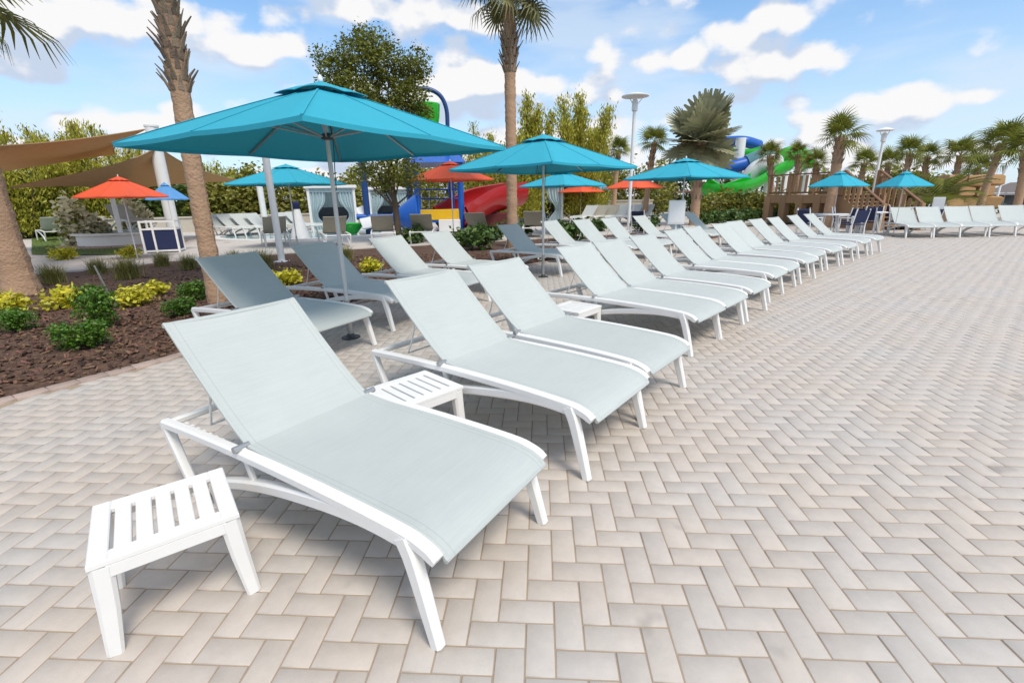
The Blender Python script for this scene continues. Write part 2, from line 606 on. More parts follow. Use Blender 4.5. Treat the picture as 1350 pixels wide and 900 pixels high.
def obj(name, me, parent=None, loc=None, rz=0.0, scale=None):
    o = bpy.data.objects.new(name, me)
    COL.objects.link(o)
    if parent is not None:
        o.parent = parent
    if loc is not None:
        o.location = loc
    if rz:
        o.rotation_euler = (0, 0, rz)
    if scale is not None:
        o.scale = scale if hasattr(scale, '__len__') else (scale,)*3
    return o


def tag(o, label=None, cat=None, group=None, kind=None):
    if label:
        o['label'] = label
    if cat:
        o['category'] = cat
    if group:
        o['group'] = group
    if kind:
        o['kind'] = kind
    return o


def thing(name, label, cat, loc=(0, 0, 0), rz=0.0, group=None, scale=None):
    o = obj(name, None, None, loc, rz, scale)
    o.empty_display_size = 0.2
    return tag(o, label, cat, group)


def copy_tree(o, parent=None):
    c = o.copy()
    COL.objects.link(c)
    c.parent = parent
    for ch in list(o.children):
        copy_tree(ch, c)
    return c


def crom(pts, k=6):
    "Catmull-Rom through the points"
    p = [np.array(q, float) for q in pts]
    p = [2*p[0]-p[1]]+p+[2*p[-1]-p[-2]]
    out = []
    for i in range(1, len(p)-2):
        for j in range(k):
            t = j/k
            out.append(0.5*((2*p[i])+(-p[i-1]+p[i+1])*t+(2*p[i-1]-5*p[i]+4*p[i+1]-p[i+2])*t*t+(-p[i-1]+3*p[i]-3*p[i+1]+p[i+2])*t**3))
    out.append(p[-2])
    return out


# ------------------------------------------------------------------ the setting: ground, deck, bed, terrace
def flat(name, pts, z, m, thick=0.0):
    b = MB()
    n = len(pts)
    vs = [(p[0], p[1], z) for p in pts]
    fs = [tuple(range(n))]
    if thick:
        vs += [(p[0], p[1], z-thick) for p in pts]
        fs += [(i, n+i, n+(i+1) % n, (i+1) % n) for i in range(n)]
    b.add(vs, fs)
    o = b.build(name, m)
    # upward facing
    if o.data.polygons[0].normal.z < 0:
        o.data.flip_normals()
    tag(o, kind='structure')
    return o


flat('ground', [(-900, -300), (900, -300), (900, 1500), (-900, 1500)], -0.06, EARTH)

EDGE = np.array([(-9.5, -8.0), (-6.6, -2.6), (-5.0, 0.2), (-4.13, 1.73), (-3.58, 2.74), (-3.25, 3.7), (-2.85, 4.9), (-2.3, 6.0),
                 (-1.55, 7.2), (-0.75, 8.5), (0.2, 9.75), (1.3, 10.9), (2.6, 12.0), (4.0, 13.2), (5.4, 14.5), (6.6, 16.0), (7.6, 18.0), (8.6, 21.0)])


def xe(y):
    return np.interp(y, EDGE[:, 1], EDGE[:, 0])


BACK = np.array([(-40, 4.0)]+[tuple(G(px_, py_, .09)[:2]) for px_, py_ in ((-60, 366), (50, 360), (110, 355), (160, 350), (215, 345))]+[(-7.4, 11.2), (-5.0, 12.8), (-2.5, 14.0), (0, 15.2), (2.5, 16.6), (5.0, 18.6), (8.6, 21.2)])


def bed_z(x, y):
    d = np.clip((xe(y)-x)*0.8/0.9, 0, 1)
    return 0.02+0.045*d*d*(3-2*d)


# pool deck: joint sand bed with herringbone pavers on it
ys = np.linspace(-8, 21, 59)
deck = flat('pool_deck', [(float(xe(y))-0.02, float(y)) for y in ys]+[(8.6, 21.05), (12, 22.5), (20, 24), (60, 24), (60, -8)][0:], -0.0036, SAND)


def brick_arrays(L, Wd, top=0.0, bottom=-0.03, ch=0.0028):
    x, y = L/2, Wd/2
    vs = []
    for zz, ins in ((bottom, 0), (top-ch*0.8, 0), (top, ch)):
        for (sx, sy) in ((-1, -1), (1, -1), (1, 1), (-1, 1)):
            vs.append((sx*(x-ins), sy*(y-ins), zz))
    fs = [(8, 9, 10, 11)]
    for k in range(2):
        for q in range(4):
            fs.append((4*k+q, 4*k+(q+1) % 4, 4*k+4+(q+1) % 4, 4*k+4+q))
    return np.array(vs), np.array(fs)


def build_pavers():
    I, J = np.meshgrid(np.arange(-80, 300), np.arange(-36, 205))
    I = I.ravel()
    J = J.ravel()
    md = (I-J) % 4
    h = md == 0
    v = md == 3
    cx = np.where(h, I+1.0, I+0.5)*0.1
    cy = np.where(h, J+0.5, J+1.0)*0.1
    keep = (h | v) & (cx > xe(cy)+0.10)
    cx, cy, h = cx[keep], cy[keep], h[keep]
    px, w = proj(np.stack([cx, cy, 0*cx], -1))
    m = 130
    vis = (w > 0.1) & (px[:, 0] > -m) & (px[:, 0] < 1350+m) & (px[:, 1] < 900+m)
    vis |= (cx < 16) & (cy < 20.4)
    cx, cy, h, px, w = cx[vis], cy[vis], h[vis], px[vis], w[vis]
    inframe = (w > 0.1) & (px[:, 0] > -10) & (px[:, 0] < 1360) & (px[:, 1] < 905)
    size = 1.0/np.maximum(w, 0.3)**3
    order = np.argsort(-np.where(inframe, size, 0))
    near = order[:300]
    far = order[300:]
    bv, bf = brick_arrays(0.1945, 0.0945)
    me = mesh_np('paver', bv, bf, PAVER)
    for k in near:
        o = obj('paver', me, deck, (cx[k], cy[k], rng.normal(0, 0.0007)), 0.0 if h[k] else math.pi/2)
        o.rotation_euler[0] = rng.normal(0, 0.0035)
        o.rotation_euler[1] = rng.normal(0, 0.0025)
    n = len(far)
    X = np.repeat(bv[None], n, 0)
    hv = ~h[far]
    Y = X.copy()
    Y[hv, :, 0], Y[hv, :, 1] = -X[hv, :, 1], X[hv, :, 0]
    tilt = rng.normal(0, 0.003, (n, 2))
    Y[:, :, 2] += tilt[:, :1]*Y[:, :, 0]+tilt[:, 1:]*Y[:, :, 1]+rng.normal(0, 0.0007, (n, 1))
    Y[:, :, 0] += cx[far][:, None]
    Y[:, :, 1] += cy[far][:, None]
    Fc = (bf[None]+(np.arange(n)*12)[:, None, None]).reshape(-1, 4)
    o = obj('paver_field', mesh_np('paver_field', Y.reshape(-1, 3), Fc, PAVER), deck)
    tag(o, kind='stuff')
    print('pavers', n+300)


build_pavers()

# far part of the deck beyond where the pavers can be told apart
flat('far_deck', [(8.6, 20.6), (29.9, 20.6), (60, 20.6), (60, 24), (20, 24), (12, 22.5)], -0.001, CONC)


def build_edging():
    root = MB()
    root.sweep([(float(xe(y))-0.03, float(y), -0.02) for y in np.linspace(-4, 17.5, 60)], 0.16, 0.03, side=(1, -0.6, 0))
    kerb = root.build('garden_edging', SAND)
    tag(kerb, kind='structure')
    # walk along the edge
    pts = np.array([(float(xe(y)), y) for y in np.linspace(-1.5, 17.5, 400)])
    s = np.r_[0, np.cumsum(np.hypot(*np.diff(pts, axis=0).T))]
    bv, bf = brick_arrays(0.196, 0.125, top=0.016, bottom=-0.02, ch=0.006)
    me = mesh_np('edging_brick', bv, bf, EDGING)
    for q in np.arange(0.1, s[-1]-0.1, 0.2):
        x, y = np.interp(q, s, pts[:, 0]), np.interp(q, s, pts[:, 1])
        x2, y2 = np.interp(q+0.1, s, pts[:, 0]), np.interp(q+0.1, s, pts[:, 1])
        o = obj('edging_brick', me, kerb, (x, y, random.uniform(-0.003, 0.003)), math.atan2(y2-y, x2-x)+random.gauss(0, 0.01))


build_edging()


def build_bed():
    ny, nd = 150, 110
    Y = np.linspace(-6, 20.5, ny)
    Dd = np.r_[np.linspace(0.0, 4, 70), np.linspace(4.2, 22, 40)]
    V = []
    for y in Y:
        for d in Dd:
            x = xe(y)-d
            V.append((x, y, bed_z(x, y)+(0.012*rng.standard_normal() if d > 0.06 else -0.012)))
    F = [(i*nd+j, i*nd+j+1, (i+1)*nd+j+1, (i+1)*nd+j) for i in range(ny-1) for j in range(nd-1)]
    F = [f[::-1] for f in F]
    o = obj('mulch_bed', mesh_np('mulch_bed', V, F, MULCH, True))
    tag(o, kind='structure')
    if o.data.polygons[0].normal.z < 0:
        o.data.flip_normals()
    # loose bark chips
    n = 16000
    y = rng.uniform(-0.5, 11, n)
    d = np.abs(rng.gamma(1.6, 1.6, n))+0.03
    x = xe(y)-d
    keep = (np.hypot(x-CAM[0], y-CAM[1]) < 13) & (d < 8)
    x, y = x[keep], y[keep]
    n = len(x)
    z = bed_z(x, y)+rng.uniform(0.002, 0.022, n)
    bv = np.array([(-1, -1, -1), (1, -1, -1), (1, 1, -1), (-1, 1, -1), (-.8, -.7, 1), (.9, -.8, 1), (.7, .9, 1), (-.9, .8, 1)], float)
    bf = np.array([(3, 2, 1, 0), (4, 5, 6, 7), (0, 1, 5, 4), (1, 2, 6, 5), (2, 3, 7, 6), (3, 0, 4, 7)])
    S = np.stack([rng.uniform(.012, .045, n), rng.uniform(.007, .016, n), rng.uniform(.002, .006, n)], 1)
    Vv = bv[None]*S[:, None]
    e = rotm(rng.uniform(0, 6.28, n), rng.normal(0, .45, n), rng.normal(0, .45, n))
    Vv = np.einsum('nij,nkj->nki', e, Vv)+np.stack([x, y, z], 1)[:, None]
    Fc = (bf[None]+(np.arange(n)*8)[:, None, None]).reshape(-1, 4)
    o = obj('mulch_chips', mesh_np('mulch_chips', Vv.reshape(-1, 3), Fc, CHIP))
    tag(o, 'loose dark brown bark mulch chips covering the planting bed', 'mulch', kind='stuff')


def rotm(az, ax, ay):
    az, ax, ay = np.broadcast_arrays(np.asarray(az, float), np.asarray(ax, float), np.asarray(ay, float))
    c, s = np.cos(az), np.sin(az)
    z0, o1 = np.zeros_like(c), np.ones_like(c)
    Rz = np.stack([np.stack([c, -s, z0], -1), np.stack([s, c, z0], -1), np.stack([z0, z0, o1], -1)], -2)
    c, s = np.cos(ax), np.sin(ax)
    Rx = np.stack([np.stack([o1, z0, z0], -1), np.stack([z0, c, -s], -1), np.stack([z0, s, c], -1)], -2)
    c, s = np.cos(ay), np.sin(ay)
    Ry = np.stack([np.stack([c, z0, s], -1), np.stack([z0, o1, z0], -1), np.stack([-s, z0, c], -1)], -2)
    return Rz@Rx@Ry


build_bed()
TZ = 0.09   # top of the pool terrace
flat('pool_terrace', [tuple(p) for p in BACK]+[(12, 24.5), (60, 26), (60, 60), (-60, 60), (-60, 4.0)], TZ, CONC, 0.12)
LAWN_PTS = [G(42, 312, TZ)[:2], G(42, 336, TZ)[:2], G(100, 337, TZ)[:2], G(165, 336, TZ)[:2], G(190, 331, TZ)[:2], G(150, 318, TZ)[:2],
            G(150, 300, TZ)[:2], G(200, 297, TZ)[:2], G(200, 292, TZ)[:2], G(40, 292, TZ)[:2], G(-80, 292, TZ)[:2], G(-60, 336, TZ)[:2]]
flat('lawn', LAWN_PTS, TZ+0.02, LAWN)


# ------------------------------------------------------------------ loungers
def lounger_meshes(sling):
    "all lengths along y (foot at 0, head toward +y), width along x"
    Mh = {}
    rail = crom([(0, -.012, .343), (0, .045, .372), (0, .16, .392), (0, .55, .405), (0, 1.05, .405), (0, 1.45, .393), (0, 1.80, .375)], 5)
    arch = crom([(0, .085, .366), (0, .20, .378), (0, .38, .374), (0, .62, .346), (0, .95, .288), (0, 1.28, .195), (0, 1.50, .095), (0, 1.615, .012)], 5)
    fleg = crom([(0, .125, .384), (0, .092, .315), (0, .045, .16), (0, 0.0, 0.0)], 5)
    rleg = crom([(0, 1.80, .378), (0, 1.775, .30), (0, 1.71, .16), (0, 1.635, 0.0)], 5)
    for s in (-1, 1):
        def off(path, x0, x1=None):
            x1 = x0 if x1 is None else x1
            n = len(path)
            return [(s*(x0+(x1-x0)*i/(n-1)), p[1], p[2]) for i, p in enumerate(path)]
        Mh['rail', s] = MB().sweep(off(rail, .356), .048, [.034, .040]+[.048]*(len(rail)-2), side=(1, 0, 0)).mesh('side_rail', WHITE, True)
        Mh['arch', s] = MB().sweep(off(arch, .358, .352), .046, np.interp(np.linspace(0, 1, len(arch)), [0, .12, .45, 1], [.060, .068, .056, .040]), side=(1, 0, 0)).mesh('side_arch', WHITE, True)
        Mh['fleg', s] = MB().sweep(off(fleg, .360, .372), np.linspace(.054, .042, len(fleg)), np.linspace(.070, .046, len(fleg)), side=(1, 0, 0)).mesh('leg', WHITE, True)
        Mh['rleg', s] = MB().sweep(off(rleg, .356, .352), np.linspace(.050, .040, len(rleg)), np.linspace(.052, .038, len(rleg)), side=(1, 0, 0)).mesh('leg', WHITE, True)
        Mh['strut', s] = MB().sweep([(s*.352, 1.09, .432), (s*.352, 1.065, .36), (s*.352, 1.035, .27)], .022, [.040, .028, .030], side=(1, 0, 0)).mesh('hinge_strut', WHITE, True)
        Mh['pin', s] = MB().tube([(s*.322, 1.085, .438), (s*.392, 1.085, .438)], .015, 10).mesh('hinge_pin', GREYMETAL, True)
        rk = MB()
        rk.box((s*.322, 1.48, .372), (.014, .40, .016))
        for k in range(7):
            rk.box((s*.322, 1.32+.055*k, .388), (.014, .020, .022))
        Mh['rack', s] = rk.mesh('ratchet_rack', WHITE)
    cb = MB()
    cb.sweep([(-.352, 1.79, .372), (.352, 1.79, .372)], .034, .034, side=(0, 1, 0))
    Mh['cross'] = cb.mesh('crossbar', WHITE, True)
    cb = MB()
    cb.sweep([(-.345, .13, .352), (.345, .13, .352)], .03, .026, side=(0, 1, 0))
    Mh['cross2'] = cb.mesh('crossbar', WHITE, True)

    def sling_grid(prof, wfun, sag, nv=11):
        g = []
        for k, (y, z) in enumerate(prof):
            row = []
            w = wfun(k/(len(prof)-1))
            for j in range(nv):
                q = -1+2*j/(nv-1)
                row.append((q*w, y, z-sag*(1-q*q)*math.sin(math.pi*min(1, max(0, k/(len(prof)-1))))**0.6))
            g.append(row)
        return g
    seat = [(p[1], p[2]) for p in crom([(0, -.030, .338), (0, .0, .366), (0, .06, .390), (0, .18, .408), (0, .55, .421), (0, .9, .424), (0, 1.085, .437)], 5)]
    b = MB()
    b.grid(sling_grid(seat, lambda t: .330, .014), (0, 0, -.005))
    for s in (-1, 1):
        b.tube([(s*.328, y, z-.004) for (y, z) in seat], .0105, 7)
    b.tube([(-.334, seat[0][0]+.006, seat[0][1]-.006), (.334, seat[0][0]+.006, seat[0][1]-.006)], .012, 7)
    Mh['seat'] = b.mesh('seat_sling', sling, True)
    back = [(p[1], p[2]) for p in crom([(0, 1.066, .430), (0, 1.20, .530), (0, 1.35, .664), (0, 1.50, .806), (0, 1.60, .905), (0, 1.622, .915)], 5)]
    b = MB()
    b.grid(sling_grid(back, lambda t: .330+.004*t, .016), (0, .004, -.004))
    for s in (-1, 1):
        b.tube([(s*.329, y+.003, z-.003) for (y, z) in back], .0105, 7)
    b.tube([(-.338, 1.618, .908), (-.1, 1.616, .903), (.1, 1.616, .903), (.338, 1.618, .908)], .012, 7)
    Mh['back'] = b.mesh('back_sling', sling, True)
    # wire support under the back
    b = MB()
    for s in (-1, 1):
        b.tube(crom([(s*.30, 1.39, .635), (s*.29, 1.44, .52), (s*.27, 1.52, .40)], 4), .006, 6)
    b.tube([(-.27, 1.52, .40), (.27, 1.52, .40)], .006, 6)
    b.tube([(-.325, 1.375, .672), (-.25, 1.395, .640), (.25, 1.395, .640), (.325, 1.375, .672)], .007, 6)
    Mh['wire'] = b.mesh('back_support', WHITE, True)
    return Mh


def make_lounger(Mh, full=True):
    root = thing('chaise_lounge', 'x', 'lounger')
    for s in (-1, 1):
        obj('side_rail', Mh['rail', s], root)
        obj('side_arch', Mh['arch', s], root)
        obj('leg', Mh['fleg', s], root)
        obj('leg', Mh['rleg', s], root)
        if full:
            obj('hinge_strut', Mh['strut', s], root)
            obj('hinge_pin', Mh['pin', s], root)
            obj('ratchet_rack', Mh['rack', s], root)
    obj('crossbar', Mh['cross'], root)
    if full:
        obj('crossbar', Mh['cross2'], root)
        obj('back_support', Mh['wire'], root)
    obj('seat_sling', Mh['seat'], root)
    obj('back_sling', Mh['back'], root)
    return root


LM = lounger_meshes(SLING)
PROTO = {}


def lounger(x, y, ang, label, group, z=0.0, kind='full'):
    if kind not in PROTO:
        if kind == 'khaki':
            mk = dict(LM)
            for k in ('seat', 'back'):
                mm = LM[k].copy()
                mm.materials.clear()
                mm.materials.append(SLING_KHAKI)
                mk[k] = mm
            o = make_lounger(mk, False)
        else:
            o = make_lounger(LM, kind == 'full')
        PROTO[kind] = o
        c = o
    else:
        c = copy_tree(PROTO[kind])
    c.location = (x, y, z)
    c.rotation_euler = (0, 0, R(ang))
    for k in ('group',):
        if k in c:
            del c[k]
    tag(c, label, 'lounger', group)
    return c


FR = 'loungers in the long front row on the pavers'
front = [(-.116, .123, 61.2), (.515, 1.112, 55.4), (.959, 1.806, 53.5), (1.70, 3.142, 50.5), (2.16, 3.72, 50.5), (2.735, 4.43, 50.5), (3.46, 5.49, 51.5),
         (3.93, 6.08, 51), (4.63, 6.88, 46), (5.20, 7.70, 45), (5.90, 8.37, 45), (6.60, 9.06, 45.5), (7.50, 10.0, 45.5), (8.26, 10.72, 44)]
fl = {0: 'first chaise lounge of the front row, standing between the two slatted side tables',
      1: 'second chaise lounge of the front row, just past the second slatted side table',
      2: 'third chaise lounge of the front row, before the gap with a small table',
      3: 'fourth chaise lounge of the front row, just past the small table in the gap',
      13: 'last chaise lounge of the front row, at the end by the navy dining chairs'}
ORD = ['first', 'second', 'third', 'fourth', 'fifth', 'sixth', 'seventh', 'eighth', 'ninth', 'tenth', 'eleventh', 'twelfth', 'thirteenth']
for i, (x, y, a) in enumerate(front):
    lounger(x, y, a, fl.get(i) or '%s chaise lounge of the front row, counted from the slatted side tables' % ORD[i], FR)
BR = 'loungers in the second row beside the planting bed'
back = [(-1.818, 2.879, 66), (-1.469, 4.088, 65), (-.851, 5.041, 62.3), (-.316, 6.027, 61), (.696, 7.839, 53.8), (1.60, 9.20, 55), (2.304, 9.48, 50),
        (3.032, 10.115, 49), (4.038, 11.265, 49), (5.096, 12.654, 48), (5.938, 13.094, 49)]
bl = {0: 'second-row chaise lounge by the mulch bed at the foot of the largest turquoise umbrella',
      1: 'shaded blue-grey sling chaise lounge right behind the pole of the large turquoise umbrella',
      2: 'pale sling chaise lounge backing onto the bed beside a golden shrub, in the second row',
      3: 'pale sling chaise lounge backing onto leafy plants in the second row, before the gap',
      4: 'shaded blue-grey chaise lounge beside the pole of the second turquoise umbrella'}
for i, (x, y, a) in enumerate(back):
    lounger(x, y, a, bl.get(i) or '%s chaise lounge of the second row, counted from the largest turquoise umbrella' % ORD[i], BR)


# far row on the right, feet toward the camera-side of the deck
def far_row():
    spots = [(1212, 314), (1246, 313.5), (1284, 313), (1318, 312), (1357, 311)]
    for i, (px, py) in enumerate(spots):
        g = G(px, py)
        az = math.degrees(math.atan2(g[1]-CAM[1], g[0]-CAM[0]))
        lounger(g[0], g[1], az-90+24, '%s chaise lounge of the far row, counted from the timber stairs' % ORD[i], 'loungers in the far row across the deck', kind='far')


far_row()


def side_table(x, y, ang, label):
    root = thing('side_table', label, 'table', (x, y, 0), R(ang), 'white slatted side tables')
    w, d, h = .43, .40, .365
    b = MB()
    # rim of the top with rounded edge
    for s in (-1, 1):
        b.box((s*(w/2-.028), 0, h-.012), (.056, d, .024), ch=.004)
        b.box((0, s*(d/2-.03), h-.0125), (w-.112, .06, .0235), ch=.004)
    b.build('top_frame', WHITE, root)
    n = 5
    sw = (w-.112-6*.0125)/5.0
    for k in range(n):
        s = MB().box((-(w-.112)/2+.0125*(k+1)+sw*(k+.5), 0, h-.0135), (sw, d-.116, .022), ch=.003)
        s.build('slat', WHITE, root)
    for sx in (-1, 1):
        for sy in (-1, 1):
            path = [(sx*(w/2-.033), sy*(d/2-.031), h-.026), (sx*(w/2-.022), sy*(d/2-.027), h*.5), (sx*(w/2-.004), sy*(d/2-.020), 0)]
            MB().sweep(path, [.066, .060, .048], [.062, .052, .040], side=(1, 0, 0)).build('leg', WHITE, root)
    a = MB()
    for s in (-1, 1):
        a.box((0, s*(d/2-.011), h-.046), (w-.09, .018, .048), ch=.003)
        a.box((s*(w/2-.011), 0, h-.046), (.018, d-.09, .048), ch=.003)
    a.build('apron', WHITE, root)
    return root


side_table(-1.345, .005, 41, 'white slatted side table standing alone at the end of the front row')
side_table(-.705, 1.205, 48, 'white slatted side table between the first two loungers of the front row')
side_table(.41, 3.40, 52, 'small white side table in the gap between third and fourth front loungers')


# ------------------------------------------------------------------ umbrellas
def umbrella_meshes(m, H=1.81, hem=1.975, apex=2.55):
    Mu = {}
    dirs = []
    for k in range(8):
        a = k*math.pi/4
        r = H if k % 2 == 0 else H/math.sqrt(2)
        dirs.append((r*math.cos(a), r*math.sin(a)))

    def surf(t, q, apexz, hemz, sagk):
        # q in [0,8): position round the square, t 0 centre..1 hem
        k = int(q) % 8
        f = q-int(q)
        a, b = dirs[k], dirs[(k+1) % 8]
        x, y = a[0]*(1-f)+b[0]*f, a[1]*(1-f)+b[1]*f
        z = apexz+(hemz-apexz)*(t*0.93+0.07*t*t)
        z -= sagk*math.sin(math.pi*f)*t*(1-0.35*t)
        return (x*t, y*t, z)
    b = MB()
    nq, ts = 48, [0.12, .2, .32, .45, .6, .75, .88, .96, 1.0]
    g = [[surf(t, 8*j/nq, apex-.045, hem, .020) for j in range(nq+1)] for t in ts]
    b.grid(g)
    # hem fold
    g2 = [[surf(1.0, 8*j/nq, apex-.045, hem, .020) for j in range(nq+1)]]
    g2.append([(p[0]*.998, p[1]*.998, p[2]-.035) for p in g2[0]])
    b.grid(g2)
    # sewn seams along the ribs
    for k in range(8):
        pts = [np.array(surf(t, float(k), apex-.045, hem, 0))+np.array([0, 0, .004]) for t in (.13, .35, .6, .8, 1.0)]
        b.sweep(pts, .018, .005, side=(-dirs[k][1], dirs[k][0], 0))
    Mu['canopy'] = b.mesh('canopy', m, True)
    b = MB()
    ts = [0.0, .05, .1, .16, .235]
    nq = 48
    g = [[(lambda p, f: (p[0], p[1], p[2]+.038+(.012*math.sin(math.pi*f) if t > .1 else 0)*1.0))(surf(t, 8*j/nq, apex-.045, hem, 0), (2*((8*j/nq) % 2)/2 % 1)) for j in range(nq+1)] for t in ts]
    b.grid(g, (0, 0, -.006))
    Mu['cap'] = b.mesh('vent_cap', m, True)
    Mu['pole'] = MB().tube([(0, 0, 0.03), (0, 0, apex-.06)], .022, 12).mesh('pole', mat('satin_aluminium', (.62, .63, .63), .4, metal=.35) if m is TEAL else WHITE_FAR, True)
    Mu['sleeve'] = MB().tube([(0, 0, 0.0), (0, 0, .42)], .030, 12).mesh('pole_sleeve', GREYMETAL, True)
    Mu['base'] = MB().lathe([(.10, 0), (.10, .012), (.05, .016), (.035, .05)], 20).mesh('base_plate', DARKMETAL, True)
    Mu['finial'] = MB().lathe([(.022, apex-.012), (.026, apex+.01), (.012, apex+.035), (.003, apex+.05)], 10).mesh('finial', WHITE_FAR, True)
    b = MB().lathe([(.03, 2.02), (.055, 2.03), (.055, 2.07), (.03, 2.085)], 12)
    Mu['runner'] = b.mesh('runner', DARKMETAL, True)
    b = MB().lathe([(.03, apex-.13), (.05, apex-.12), (.05, apex-.08), (.02, apex-.07)], 12)
    Mu['hub'] = b.mesh('hub', DARKMETAL, True)
    for k in range(8):
        d = dirs[k]
        u = lambda t: np.array(surf(t, float(k), apex-.045, hem, 0))-np.array([0, 0, .016])
        sd_ = (-d[1], d[0], 0)
        Mu['rib', k] = MB().sweep([u(.03), u(.5), u(.985)], .018, .022, side=sd_).mesh('rib', GREYMETAL, True)
        n = math.hypot(*d)
        Mu['strut', k] = MB().sweep([(d[0]/n*.045, d[1]/n*.045, 2.05), u(.50)-np.array([0, 0, .012])], .014, .018, side=sd_).mesh('strut', GREYMETAL, True)
    b = MB()
    for k in range(2):
        b.tube(crom([(.03, .012*k, 2.3), (.05, .01+.02*k, 2.0), (.036, .0+.02*k, 1.75), (.028, .01, 1.55)], 4), .004, 5)
    Mu['cord'] = b.mesh('pulley_cord', DARKMETAL, True)
    return Mu


UM = {}


def umbrella(x, y, rz, label, group, m=TEAL, s=1.0, z=0.0, sz=None, full=True):
    if m.name not in UM:
        UM[m.name] = umbrella_meshes(m)
    Mu = UM[m.name]
    root = thing('market_umbrella', label, 'umbrella', (x, y, z), R(rz), group, (s, s, sz or s))
    for n, k in (('canopy', 'canopy'), ('vent_cap', 'cap'), ('pole', 'pole'), ('pole_sleeve', 'sleeve'), ('base_plate', 'base'), ('finial', 'finial'), ('runner', 'runner'), ('hub', 'hub')):
        obj(n, Mu[k], root)
    if full:
        obj('pulley_cord', Mu['cord'], root)
    for k in range(8):
        r = obj('rib', Mu['rib', k], root)
        if full:
            obj('strut', Mu['strut', k], r)
    return root


UG = 'turquoise market umbrellas'
umbrella(-2.03, 3.497, 18.6, 'largest turquoise square umbrella shading the first loungers by the mulch bed', UG)


def umb_px(l, r, apex_y, hem_y, D, rz, label, group, m=TEAL, full=False):
    "umbrella from the pixel extents of its canopy at an estimated distance"
    c = P((l+r)/2, hem_y, D)
    a, b = P(l, hem_y, D), P(r, hem_y, D)
    half = math.hypot(a[0]-b[0], a[1]-b[1])/2
    top = P((l+r)/2, apex_y, D)[2]
    rz = math.degrees(math.atan2(c[1]-CAM[1], c[0]-CAM[0]))-90+rz*.4
    return umbrella(c[0], c[1], rz, label, group, m, s=half/1.81, sz=top/2.55, full=full)


u2 = G(716, 365)
umbrella(u2[0], u2[1], 4, 'turquoise square umbrella standing between the two lounger rows beyond the first one', UG, s=.93, sz=.985)
umb_px(818, 987, 208, 235, 15.6, 12, 'turquoise umbrella beside the white notice board, over the second row', UG, full=True)
umb_px(298, 463, 216, 243, 16.5, 18, 'turquoise umbrella by the splash pool, in front of the first curtained cabana', UG)
umb_px(683, 800, 225, 237, 19, 5, 'turquoise umbrella low behind another turquoise one, before the second cabana', UG)
umb_px(1065, 1148, 225, 238, 20.0, 20, 'turquoise umbrella over the dining table beside the timber stairs', UG)
umb_px(1153, 1233, 225, 237, 20.5, -25, 'turquoise umbrella over the tables behind the far row, past the stairs', UG)
OG = 'orange red market umbrellas'
umb_px(98, 226, 232, 260, 15.5, 10, 'orange red umbrella under the brown shade sails beside the lawn', OG, ORANGE)
umb_px(537, 652, 212, 238, 17.5, 8, 'orange red umbrella in front of the yellow and red play structure', OG, ORANGE)
umb_px(735, 797, 240, 251, 27, 5, 'smaller looking orange red umbrella next to the second curtained cabana', OG, ORANGE)
umb_px(798, 875, 231, 247, 23, 10, 'orange red umbrella behind the tall lamp post with the round head', OG, ORANGE)
SG = 'small sky blue umbrellas'
umb_px(190, 250, 240, 258, 17.5, 30, 'small sky blue umbrella half hidden by a palm trunk and an orange umbrella', SG, BLUEC)
umb_px(775, 803, 236, 248, 29, 15, 'small sky blue umbrella squeezed between two orange red ones', SG, BLUEC)
umb_px(1172, 1207, 235, 245, 34, 15, 'small sky blue umbrella low beneath a turquoise one by the palms', SG, BLUEC)


# ------------------------------------------------------------------ foliage generators
def leaf_quads(pos, nrm_up, size, aspect=2.0, droop=0.0, along=None):
    "one rhombic leaf (two triangles joined as a quad) per position"
    n = len(pos)
    if along is None:
        a = rng.standard_normal((n, 3))
        a[:, 2] = a[:, 2]*0.6-droop
    else:
        a = along+0.35*rng.standard_normal((n, 3))
    a /= np.linalg.norm(a, axis=1, keepdims=True)
    b = rng.standard_normal((n, 3))+np.array([0, 0, nrm_up])
    b = np.cross(a, b)
    b /= np.linalg.norm(b, axis=1, keepdims=True)+1e-9
    s = (size*rng.uniform(.6, 1.3, n))[:, None]
    p0 = pos-a*s*0.5
    p2 = pos+a*s*0.5
    p1 = pos+b*s/aspect*0.5-a*s*.08
    p3 = pos-b*s/aspect*0.5-a*s*.08
    V = np.stack([p0, p1, p2, p3], 1).reshape(-1, 3)
    F = np.arange(4*n).reshape(n, 4)
    return V, F


def lobes_points(lobes, n, shell=0.55):
    "points in a union of ellipsoids, biased to the shell"
    L = np.array(lobes, float)
    vol = (L[:, 3]*L[:, 4]*L[:, 5])**(2/3)
    k = rng.choice(len(L), n, p=vol/vol.sum())
    d = rng.standard_normal((n, 3))
    d /= np.linalg.norm(d, axis=1, keepdims=True)
    r = rng.uniform(0, 1, n)**(1/3)
    r = shell*np.maximum(r, .55+.45*rng.uniform(0, 1, n))+(1-shell)*r
    r *= 1+0.10*rng.standard_normal(n)
    return L[k, :3]+d*r[:, None]*L[k, 3:6]


def clumped(lobes, n_clump, per, spread, size, aspect=2.0, up=0.6, droop=0.0):
    c = lobes_points(lobes, n_clump)
    p = np.repeat(c, per, 0)+rng.standard_normal((n_clump*per, 3))*spread
    return leaf_quads(p, up, np.full(len(p), size), aspect, droop)


